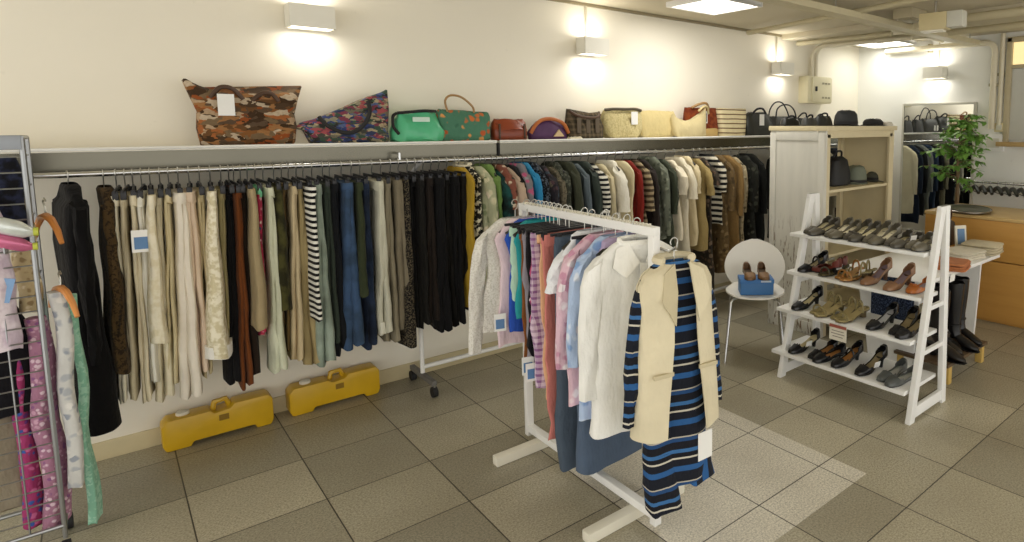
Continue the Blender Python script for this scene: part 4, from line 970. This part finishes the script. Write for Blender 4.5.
tier(0, [('sling', 804, 'black slingback leftmost on the lowest shoe shelf', m_blg, .055, {'single': 1, 'tag': -1}), ('flat', 826, 'black flats with tan lining on the lowest shoe shelf', m_brn, .015, {}),
         ('strap', 847, 'black heel with brown lining on the lowest shoe shelf', m_brn, .055, {'single': 1, }), ('pump', 871, 'black high heel with a white sticker on the lowest shoe shelf', m_blk, .07, {'single': 1, 'tag': -1}),
         ('flat', 897, 'grey flats rightmost on the lowest shoe shelf', m_gry, .012, {'gap': .085})], 'shoes on the lowest shoe shelf')
# a few odd shoes standing at the back of the second and top shelves
for i, (px, k, kind, mats, hh, desc) in enumerate(((829, 2, 'pump', shoe_mats('6d2c22', '8a6a4a'), .05, 'rust red pumps at the back of the second shelf'), (858, 2, 'sandal', m_gold, .05, 'straw coloured sandals at the back of the second shelf'))):
    xf, zz = TIER[k]; x = 3.335; y = ypx(px, 255, x); pair(kind, desc, x, y, zz + .0045, -1.45, mats, 'shoes at the back of the second shelf', hh, .075, .2)

# ------------------------------------------------------------------ chair with shoebox
CX, CY, CA = 3.245, 2.725, math.atan2(-.66, -.75)
t = thing('shell_chair', 'white moulded shell chair with chrome legs holding a blue shoebox', 'chair', (CX, CY, 0), CA + PI / 2)   # local -Y is the front
MSh = plain('eeebe3', .35, 0, .02)
b = MB(); n = 26
def seat_pt(a, r, dz=0):
    x = .205 * r * math.copysign(abs(math.cos(a)) ** .75, math.cos(a)); y = .19 * r * math.copysign(abs(math.sin(a)) ** .75, math.sin(a))
    return (x * (1 - .1 * (y > 0) * r), y, .445 - .012 * (1 - r * r) + .018 * max(0, y / .19) ** 2 - .03 * max(0, -y / .19 - .6) ** 1.5 + .01 * (x / .2) ** 2 + dz)
b.loft([[seat_pt(2 * PI * k / n, r) for k in range(n)] for r in (.02, .3, .55, .78, .93, 1.0)], True, True, False)
b.build('seat', MSh, t, solid=.011)
b = MB(); rows = []
for i in range(17):                                 # backrest: waist then a round disc, leaning back
    u = i / 16; z = .445 + .325 * u
    w = .085 - .03 * math.sin(PI * min(1, u / .3)) if u < .16 else 0
    zc = .585; q = (z - zc) / .182
    wd = .215 * math.sqrt(max(0, 1 - q * q)) if abs(q) < 1 else 0
    w = max(w if u < .3 else 0, wd, .02 if i == 16 else 0, .062 if u < .25 else 0)
    rows.append([(w * s_, .165 + .09 * u ** .8 - .035 * (s_ * w / .19) ** 2, z) for s_ in [k / 6 - 1 for k in range(13)]])
b.loft(rows, False, False, False); b.build('backrest', MSh, t, solid=.011)
for sx in (-1, 1):
    for sy in (-1, 1):
        MB().tube([(sx * .07, sy * .06, .425), (sx * .15, sy * .12, .42), (sx * .165, sy * .135, .40), (sx * .2, sy * .2, .0)], .009, 10).build('leg', M_chrome, t)
MB().box((0, 0, .421), (.16, .14, .012)).build('mounting_plate', M_chrome, t, bevel=.003)
ba = CA + PI / 2 + .12
M_blue = plain('3c72ac', .5, 0, .06)
bx, by = CX - .03, CY - .03
t = thing('shoe_box', 'blue cardboard shoebox on the seat of the white chair', 'box', (bx, by, .452), ba)
MB().box((0, 0, .042), (.225, .15, .084)).build('box', M_blue, t, bevel=.002); MB().box((0, 0, .093), (.232, .157, .026)).build('lid', plain('3b74b4', .5, 0, .05), t, bevel=.002)
MB().box((.06, -.0795, .095), (.07, .002, .012)).build('printed_mark', plain('c9d4e0', .5), t, smooth=False)
m_ch = shoe_mats('7a5a3a', '4a3826', '2a1c12', .35)
for s_, lab in ((-1, 'left brown loafer standing on the blue shoebox'), (1, 'right brown loafer standing on the blue shoebox')):
    dd = Vector((math.cos(ba), math.sin(ba), 0)) * (s_ * .052)
    shoe('loafer', lab, (bx + dd.x, by + dd.y, .452 + .1115), ba + PI / 2, m_ch, 'brown loafers on the shoebox', s_, .016, .235)

# ------------------------------------------------------------------ side table, folded clothes, boots
TX0, TX1, TY0, TY1, TZ = 3.56, 4.78, 1.66, 2.25, .65
t = thing('side_table', 'white side table behind the shoe rack with folded clothes on it', 'table', ((TX0 + TX1) / 2, (TY0 + TY1) / 2, 0))
cx_, cy_ = (TX0 + TX1) / 2, (TY0 + TY1) / 2
MB().box((0, 0, TZ - .012), (TX1 - TX0, TY1 - TY0, .024)).build('tabletop', M_rack, t, bevel=.004)
e = [(1.79 - cy_, 0), (2.1 - cy_, 0), (2.13 - cy_, .2), (2.2 - cy_, TZ - .1), (2.22 - cy_, TZ - .025), (1.76 - cy_, TZ - .025)]
for xx in (4.70, 3.72): MB().prism(e, 'x', xx - cx_ - .012, xx - cx_ + .012).build('end_panel', M_rack, t)
MB().box((0, .15, .3), (.98, .02, .1)).build('stretcher', M_rack, t)
def folded(label, loc, w, d, layers, mat, rz, cat='folded clothes', name='folded_garment'):
    t = thing(name, label, cat, loc, rz, 'folded clothes on the side table'); rnd = random.Random(label)
    for k in range(layers):
        z = .002 + k * .017
        rr = [superell(w / 2 - abs(q) * .006, d / 2 - abs(q) * .006, 24, .35, rnd.uniform(-.006, .006), rnd.uniform(-.006, .006), z + .0075 + q * .0075) for q in (-1, -.3, .3, 1)]
        MB().loft(rr).build('fold', mat, t)
    return t
folded('folded beige garments on the side table', onZ(982, 252, TZ) + (TZ,), .26, .26, 4, cloth('cdc2a6'), .1)
folded('folded cream shirt at the front edge of the side table', onZ(962, 257, TZ) + (TZ,), .3, .24, 3, cloth('d9d2c0'), -.15)
folded('folded rust orange garment on the left part of the side table', onZ(951, 268, TZ) + (TZ,), .24, .22, 3, cloth('b9764c'), .2)
MB_tag = MB().box((0, 0, 0), (.07, .002, .05)).build('price_tag', M_tag); MB_tag.location = (3.93, 1.648, TZ - .03); MB_tag.rotation_euler = (.1, 0, 0); tag(MB_tag, 'white paper tag hanging over the side table edge', 'price tag')
X, Y = onZ(960, 247, TZ)
t = thing('picture_card', 'small white framed card with a blue print standing behind the folded clothes', 'card', (X, Y, TZ), -.5)
MB().box((0, 0, .085), (.10, .014, .17), 0, ('X', -.12)).build('frame', M_offwhite, t, bevel=.002); MB().box((0, -.008, .085), (.065, .003, .12), 0, ('X', -.12)).build('print', plain('5b7fa8', .5, 0, .3), t, smooth=False)
t = bag('dark brown bag behind the framed card on the side table', 'handbag', onZ(955, 246, TZ)[0] + .02, [(0, .26, .12), (.01, .28, .14), (.1, .27, .12), (.17, .2, .07), (.19, .12, .04)], plain('3d3128', .5, 0, .2), 51, .6, y=onZ(955, 246, TZ)[1] + .09, grp='things on the side table', z0=TZ + .001)
strap(t, [(-.07, 0, .18), (-.03, -.02, .26), (.05, -.02, .26), (.08, 0, .18)], .008, M_brown)
# dark speckled cloth hanging from the far end of the table, seen between the shoes
o = MB().loft([[(x, .0 + .012 * math.sin(x * 34 + z * 3), z) for x in [k / 20 * .3 - .15 for k in range(21)]] for z in [0, -.06, -.12, -.18, -.24, -.3]], False, False, False).build('speckled_cloth', cloth('1a2438', 'speckle', ['4a5670'], 120), solid=.006)
o.location = (3.545, 1.86, TZ); o.rotation_euler = (0, 0, PI / 2); tag(o, 'navy speckled cloth hanging from the side table behind the shoes', 'cloth')
# low bench with boots
t = thing('low_bench', 'low wooden bench with pale legs under the side table', 'bench', (3.98, 1.72, 0)); M_pine = plain('c9a85c', .5, 0, .12)
MB().box((0, 0, .125), (.62, .36, .02)).build('seat', plain('5d4a34', .5, 0, .15), t, bevel=.003)
for sx in (-1, 1):
    for sy in (-1, 1): MB().box((sx * .255, sy * .15, .0575), (.045, .045, .115)).build('leg', M_pine, t, bevel=.003)
def boot(label, x, y, rz, mats, sh=.43, z=.1355):
    t = thing('tall_boot', label, 'boot', (x, y, z), rz, 'tall boots under the side table')
    mu, mi, mh = mats
    for nm, me in shoe_data('pump', 1, (mu, mi, mh), .25, .03):
        if nm in ('sole', 'heel'): link(nm, me, t)
    n = 20; rr = []
    # foot then shaft as one surface: sections swept from the toe up the leg
    secs = [((-.12, .018), .012, .012, 0), ((-.105, .022), .026, .018, 0), ((-.07, .03), .036, .026, 0), ((-.03, .042), .038, .036, .15), ((.01, .058), .036, .048, .45), ((.045, .085), .036, .058, .9), ((.062, .125), .038, .052, 1.35), ((.066, .19), .043, .05, PI / 2), ((.066, .28), .052, .058, PI / 2), ((.064, .36), .056, .062, PI / 2), ((.062, sh), .055, .062, PI / 2)]
    for (px_, pz), w, h, a in secs:
        rr.append([(px_ + math.sin(a) * -h * math.sin(2 * PI * k / n) * -1, w * math.cos(2 * PI * k / n), pz + math.cos(a) * h * math.sin(2 * PI * k / n) + (.004 * math.sin(4 * 2 * PI * k / n) if a > .5 else 0)) for k in range(n)])
    MB().loft(rr, True, True, False).build('upper', mu, t, solid=.003)
    MB().tube([(.066 + .056 * math.cos(2 * PI * k / 16), .046 * math.sin(2 * PI * k / 16), .15) for k in range(16)], .006, 6, True).build('strap', mh, t)
    MB().box((.066, -.05, .15), (.022, .006, .02)).build('buckle', M_chrome, t, bevel=.002)
m_bt = (plain('131214', .3, 0, .1), plain('3a3328', .6), plain('0d0d0e', .4)); m_bt2 = (plain('1d1815', .35, 0, .15), plain('3a3328', .6), plain('0d0d0e', .4))
for x, y, rz, m, lab in ((3.78, 1.60, PI / 2 - .1, m_bt2, 'tall black boot nearest the shoe rack leg'), (3.90, 1.67, PI / 2 - .05, m_bt2, 'second tall black boot on the low bench'), (4.04, 1.62, PI / 2 - .12, m_bt, 'third tall black boot on the low bench'), (4.18, 1.65, PI / 2 - .2, m_bt, 'tall black boot nearest the counter')):
    boot(lab, x, y, rz, m)

# ------------------------------------------------------------------ counter, tray, plant, mirror
def wood(name, a, bcol):
    n = N(name); v = n.coord(); mp = n.n('ShaderNodeMapping'); mp.inputs['Scale'].default_value = (2, .6, 9); n.l(v, mp.inputs[0])
    f = n.noise(2.2, 5, mp.outputs[0], .6); n.col(n.mix(f, lin(a), lin(bcol))); return n.set(.4)
M_ply = wood('honey_plywood', 'b98640', 'd2a257'); M_ply2 = wood('pale_plywood', 'c6a467', 'd8bc84')
DX0, DX1, DY0, DY1, DZ = 5.165, 5.85, .7, 2.42, .865
t = thing('counter', 'honey coloured plywood sales counter at the right', 'counter', ((DX0 + DX1) / 2, (DY0 + DY1) / 2, 0)); cx_, cy_ = (DX0 + DX1) / 2, (DY0 + DY1) / 2
MB().box((.01, 0, DZ / 2 - .03), (DX1 - DX0 - .03, DY1 - DY0 - .01, DZ - .06)).build('carcass', M_ply, t)
MB().box((0, 0, DZ - .014), (DX1 - DX0 + .02, DY1 - DY0 + .02, .028)).build('top', M_ply2, t, bevel=.004)
for za, zb in ((.03, .505), (.513, .835)): MB().box((DX0 - cx_, 0, (za + zb) / 2), (.02, DY1 - DY0, zb - za)).build('front_panel', M_ply, t, bevel=.002)
MB().box((.02, 0, .015), (DX1 - DX0 - .06, DY1 - DY0 - .06, .03)).build('plinth', plain('4a3a24', .6), t)
X, Y = onZ(967, 211, DZ)
t = thing('oval_tray', 'oval pewter tray lying on the counter', 'tray', (X, Y, DZ + .001), .5)
nn = 30
MB().loft([[(r * .28 * math.cos(2 * PI * k / nn), r * .19 * math.sin(2 * PI * k / nn), z) for k in range(nn)] for r, z in ((.75, 0), (.8, .003), (.95, .016), (1.0, .018), (1.0, .021), (.94, .02), (.78, .007), (.5, .005))]).build('dish', plain('7c7770', .3, .8, .1), t)
MB().tube([(.28 * math.cos(2 * PI * k / nn), .19 * math.sin(2 * PI * k / nn), .02) for k in range(nn)], .005, 6, True).build('rim', plain('9c958c', .25, .9), t)
# plant behind the counter
PXX = 6.1; py_, _ = onX(957, 190, PXX)
t = thing('potted_plant', 'leafy green potted fig tree behind the counter', 'plant', (PXX, py_, 0))
MB().lathe([(.11, 0), (.13, .02), (.165, .29), (.175, .30), (.175, .33), (.155, .33), (.15, .29)], n=24).build('pot', plain('8a5a40', .6, 0, .1), t)
MB().lathe([(.148, .25), (.15, .285), (.01, .295)], n=20).build('soil', plain('33271c', .95, 0, .3), t)
rl = random.Random(5); bt = MB()
trunk = [(0, 0, .28), (.01, .01, .6), (-.01, -.015, .9), (.01, .01, 1.2), (0, .0, 1.45), (.01, -.03, 1.7)]
bt.tube(trunk, [.02, .018, .016, .013, .009, .005], 8)
bt.tube([(.02, .02, .28), (-.012, .0, .6), (.015, .012, .9), (-.008, -.012, 1.15)], .012, 7)
lf = MB(); tips = []
for k in range(54):
    z0 = rl.uniform(1.0, 1.68); a = rl.uniform(0, 2 * PI); ln = rl.uniform(.12, .36) * (1.15 - .4 * (z0 - 1.0)); 
    p0 = Vector((0, 0, z0)); d = Vector((math.cos(a) * .7, math.sin(a), rl.uniform(.05, .8))).normalized()
    pts = [p0 + d * ln * q + Vector((0, 0, -.10 * q * q)) for q in (0, .33, .66, 1)]
    bt.tube(pts, [.005, .004, .003, .002], 5)
    for q in range(14):
        s_ = rl.uniform(.3, 1.02); base = p0 + d * ln * s_ + Vector((0, 0, -.10 * s_ * s_))
        th = rl.uniform(0, 2 * PI); dv = Vector((math.cos(th), math.sin(th), rl.uniform(-.7, .25))).normalized(); L = rl.uniform(.06, .1); w = L * .27
        sd = dv.cross(Vector((rl.uniform(-.3, .3), rl.uniform(-.3, .3), 1))).normalized(); nm = sd.cross(dv)
        i0 = len(lf.v)
        for f_, ww, dr in ((0, .15, 0), (.3, .9, .004), (.6, .8, 0), (1, .02, -.014)):
            c = base + dv * (L * f_) + nm * dr; lf.v += [tuple(c - sd * w * ww), tuple(c + nm * -.004 * ww), tuple(c + sd * w * ww)]
        for r_ in range(3):
            for c_ in range(2): lf.f.append((i0 + r_ * 3 + c_, i0 + r_ * 3 + c_ + 1, i0 + r_ * 3 + 4 + c_, i0 + r_ * 3 + 3 + c_))
bt.build('trunk', plain('7a6448', .7, 0, .15), t)
n = N('fig_leaf'); v = n.coord(); n.col(n.mix(n.noise(6, 2, v), lin('4d8a30'), lin('9cc763'))); n.set(.45, 0, Transmission_Weight=.0)
o = lf.build('foliage', n.m, t)
# mirror
t = thing('wall_mirror', 'large thin framed mirror on the far wall behind the plant', 'mirror', (WX, 3.0, 1.15))
ym0, ym1 = 2.60, 3.385; zm0, zm1 = .42, 1.825
MB().box((-.022, (ym0 + ym1) / 2 - 3.0, (zm0 + zm1) / 2 - 1.15), (.02, ym1 - ym0 - .02, zm1 - zm0 - .02)).build('glass', plain('e8ebe8', .02, 1, 0), t, smooth=False)
b = MB(); fy = (ym0 + ym1) / 2 - 3.0; fz = (zm0 + zm1) / 2 - 1.15
for s_ in (-1, 1):
    b.box((-.02, fy + s_ * (ym1 - ym0) / 2, fz), (.04, .022, zm1 - zm0 + .022)); b.box((-.02, fy, fz + s_ * (zm1 - zm0) / 2), (.04, ym1 - ym0 - .022, .022))
b.build('frame', plain('c9c6ba', .4, 0, .03), t, bevel=.003)
# rail of spare hangers on the far wall
RX_ = 6.4
t = thing('hanger_rail', 'short chrome rail with spare black hangers on the far wall', 'rail', (RX_, 2.2, 1.03))
MB().tube([(0, -.75, 0), (0, .52, 0)], .011, 10).build('tube', M_chrome, t)
for yy in (-.7, -.1, .5): MB().tube([(0, yy, 0), (.1, yy, .0), (WX - RX_, yy, .0)], .008, 8).build('bracket', M_chrome, t)
names = ['first', 'second', 'third', 'fourth', 'fifth', 'sixth', 'seventh', 'eighth', 'ninth', 'tenth', 'eleventh']
for k in range(11):
    hanger('bulky', names[k] + ' spare black hanger from the plant on the far wall rail', (RX_, 2.64 - k * .072, 1.032), .55 + R.uniform(-.08, .08), 'spare hangers on the far wall rail', .05)

# ------------------------------------------------------------------ yellow weight blocks under the trousers
M_yel = plain('d3a81a', .35, 0, .08)
def yblock(label, xa, xb, y, rz):
    L = xb - xa; t = thing('weight_block', label, 'weight block', ((xa + xb) / 2, y, 0), rz, 'yellow plastic weight blocks')
    h = .17; l = L / 2
    prof = [(-l, .03), (-l + .012, .0), (-l * .52, 0), (-l * .48, .022), (l * .62, .022), (l * .66, .0), (l - .012, .0), (l, .03), (l, h - .025), (l - .02, h), (l * .28, h), (l * .2, h - .022), (-l * .08, h - .03), (-l * .16, h - .012), (-l * .9, h - .012), (-l, h - .04)]
    # lower middle edge is lifted, so the block stands on its two ends
    b = MB().prism([(a, z) for a, z in prof], 'y', -.055, .055)
    b.build('body', M_yel, t, bevel=.012)
    MB().lathe([(.026, 0), (.028, .004), (.027, .014), (.02, .017)], (-l * .62, 0, h - .013), 16).build('cap', plain('efe9d6', .5), t)
    MB().tube([(-l * .1, -.0, h - .03), (-l * .06, 0, h + .012), (l * .14, 0, h + .016), (l * .2, 0, h - .02)], .014, 8).build('handle', M_yel, t)
    MB().prism([(-l * .02, h - .075), (l * .16, h - .075), (l * .16, h - .045), (-l * .02, h - .045)], 'y', -.0575, -.05).build('grip_recess', plain('8a6a10', .5), t)
    return t
yblock('yellow plastic weight block on the floor nearer the wire stand', .125, .585, 3.895, .0)
yblock('yellow plastic weight block on the floor right of the other one', .66, 1.125, 3.905, .0)

# ------------------------------------------------------------------ wire grid stand at the left edge
GX0, GX1, GY0, GY1, GZ = -.80, -.19, 3.16, 3.38, 1.555
M_wire = plain('9b9d9e', .35, .9, .08)
t = thing('wire_stand', 'chrome wire grid display stand at the left edge', 'wire stand', (GX1, GY0, 0))
def gp(p): return (p[0] - GX1, p[1] - GY0, p[2])
def frame_tube(pts, nm='frame_tube', r=.0075): return MB().tube([gp(p) for p in pts], r, 8).build(nm, M_wire, t)
for yy in (GY0, GY1):
    for xx in (GX0, GX1): frame_tube([(xx, yy, .07), (xx, yy, GZ)], 'post')
    frame_tube([(GX0, yy, GZ), (GX1, yy, GZ)]); frame_tube([(GX0, yy, .12), (GX1, yy, .12)])
for xx in (GX0, GX1): frame_tube([(xx, GY0, GZ), (xx, GY1, GZ)]); frame_tube([(xx, GY0, .12), (xx, GY1, .12)])
b = MB()
for k in range(25): z = .17 + k * .055; b.tube([gp((GX0, GY0, z)), gp((GX1, GY0, z))], .0028, 5)
for k in range(1, 7): x = lerp(GX0, GX1, k / 7); b.tube([gp((x, GY0, .12)), gp((x, GY0, GZ))], .0028, 5)
b.build('grid_panel', M_wire, t)
b = MB()
for k in range(13): z = .17 + k * .11; b.tube([gp((GX1, GY0, z)), gp((GX1, GY1, z))], .0028, 5)
b.tube([gp((GX1, (GY0 + GY1) / 2, .12)), gp((GX1, (GY0 + GY1) / 2, GZ))], .0028, 5)
b.build('side_grid', M_wire, t)
MB().box(gp((GX1 - .1, GY0 - .006, GZ - .015)), (.2, .012, .05)).build('header_plate', plain('8d9197', .4, .5), t, bevel=.002)
for xx in (GX0, GX1):
    for yy in (GY0, GY1):
        MB().tube([gp((xx - .012, yy, .03)), gp((xx + .012, yy, .03))], .03, 14).build('castor', M_blackmatte, t)
def scarf(label, cat, loc, rz, w, L, th, mat, seed, hang=True, name='scarf'):
    rnd = random.Random(seed); t = thing(name, label, cat, loc, rz, 'scarves hanging on the wire stand')
    rows = [(-.0 - L * i / 12, 0, .006 * math.sin(i * .9 + seed), w / 2 * (.62 + .38 * min(1, i / 3)), th / 2) for i in range(13)]
    MB().loft(sheet_tube(rows, 24, rnd, .008, 34)).build('cloth', mat, t)
    return t
def ring_hanger(label, loc, rz, mat):
    t = thing('wooden_hanger', label, 'hanger', loc, rz, 'wooden hangers on the wire stand')
    MB().tube([(-.13, 0, -.09), (-.1, 0, -.045), (-.05, 0, -.01), (0, 0, 0), (.05, 0, -.01), (.1, 0, -.045), (.13, 0, -.09)], [.007, .01, .012, .013, .012, .01, .007], 8).build('shoulder_bar', mat, t)
    MB().tube([(0, 0, .01), (0, 0, .035), (.012, 0, .05), (.0, 0, .065), (-.015, 0, .055)], .003, 6).build('hook', M_hook, t)
SXX = GX1 + .035
ring_hanger('orange wooden hanger high on the side of the wire stand', (SXX - .0, 3.24, 1.27), PI / 2 + .3, M_wood_hang)
ring_hanger('orange wooden hanger low on the side of the wire stand', (SXX + .02, 3.22, 1.0), PI / 2 + .3, plain('d08a4a', .4, 0, .15))
scarf('mint green scarf on the right side of the wire stand', 'scarf', (SXX + .045, 3.32, .95), PI / 2 - .05, .08, .92, .03, cloth('8fc6ac', 'speckle', ['a9d6c0'], 40), 1)
scarf('white and grey floral scarf on the side of the wire stand', 'scarf', (SXX + .01, 3.22, .99), PI / 2 - .05, .09, .75, .045, fl('d3d3d0', ['b2b6bc', 'e6e4e0', '9aa0ab'], 30), 2)
scarf('pink dotted scarf inside the wire stand', 'scarf', (GX1 - .015, 3.24, .9), 1.2, .09, .8, .05, fl('a87890', ['c9a0b4', '8c5a88', 'd9c0cc'], 60), 3)
scarf('magenta and blue scarf beside the pink dotted one', 'scarf', (GX1 - .075, 3.24, .82), 1.0, .05, .7, .04, fl('a03a6a', ['3a5aa0', 'c76a98', '6a3a7c'], 50), 4)
scarf('pale lilac sheer scarf hanging at the frame edge of the photo', 'scarf', (GX1 - .12, 3.18, 1.36), .1, .13, .55, .05, cloth('cdbccb', 'blotch', ['e3d8e0'], 16), 5)
scarf('black scarf bunched in the middle of the wire stand', 'scarf', (GX1 - .12, 3.25, .98), .0, .16, .42, .08, cloth('151419'), 6)
scarf('black scarf near the top of the wire stand', 'scarf', (GX1 - .045, 3.22, 1.49), .2, .075, .3, .05, cloth('16161b', 'blotch', ['2a2f45'], 30), 7)
scarf('yellowish grey scarf low inside the wire stand', 'scarf', (GX1 - .13, 3.27, .6), .1, .1, .4, .05, cloth('8c8270'), 8)
scarf('beige patterned scarf beside the upper wooden hanger', 'scarf', (GX1 - .03, 3.27, 1.34), .6, .06, .42, .04, fl('c2b08a', ['e0d4b8', '9a8460'], 50), 9)
def roll(label, y, z, r, mat, x1):
    t = thing('wrapped_roll', label, 'wrapped roll', (x1, y, z), .0, 'wrapped rolls on the wire stand')
    n = 18; rr = []
    for i in range(18):
        u = i / 17; q = r * (1 + .1 * math.sin(u * 21) + .06 * math.sin(u * 47)); q *= min(1, (u + .02) * 9) ** .5
        rr.append([(-.42 * u, q * math.cos(2 * PI * k / n) * (1 + .06 * math.sin(5 * 2 * PI * k / n + u * 9)), q * math.sin(2 * PI * k / n) + .17 * u) for k in range(n)])
    MB().loft(rr).build('wrapping', mat, t)
    MB().tube([(-.0, 0, 0), (.012, 0, .0)], r * .5, 10).build('end_cap', plain('b9c04a', .4), t)
roll('silvery white wrapped roll lying on the wire stand hooks', 3.07, 1.235, .03, plain('d3d9d6', .18, .25, .25, 30), GX1 + .01)
roll('shiny pink wrapped roll under the white one', 3.068, 1.185, .026, plain('c4688c', .2, .25, .25, 30), GX1 + .005)
for z in (1.15,):
    pass
t0 = bpy.data.objects['wire_stand']
for xx in (-.06, -.34): MB().tube([gp((GX1 + xx, GY0, 1.20)), gp((GX1 + xx, GY0 - .05, 1.155 + (-xx) * .14)), gp((GX1 + xx, GY0 - .10, 1.165 + (-xx) * .14)), gp((GX1 + xx, GY0 - .105, 1.19 + (-xx) * .14))], .004, 6).build('display_hook', M_wire, t0)
o = MB().box((0, 0, 0), (.05, .002, .085)).build('price_tag', plain('7fa3cf', .5)); o.location = (GX1 - .085, GY0 - .006, 1.03); o.rotation_euler = (0, .25, 0); tag(o, 'pale blue tag hooked on the wire stand grid', 'price tag')

# ------------------------------------------------------------------ world and view
w = bpy.data.worlds.new('shop_front_daylight'); w.use_nodes = True; SC.world = w
bg = w.node_tree.nodes['Background']; bg.inputs[0].default_value = (1.0, .975, .92, 1); bg.inputs[1].default_value = 1.5
vs = SC.view_settings; vs.view_transform = 'Standard'; vs.look = 'None'; vs.gamma = 1; vs.use_curve_mapping = False; vs.exposure = .24
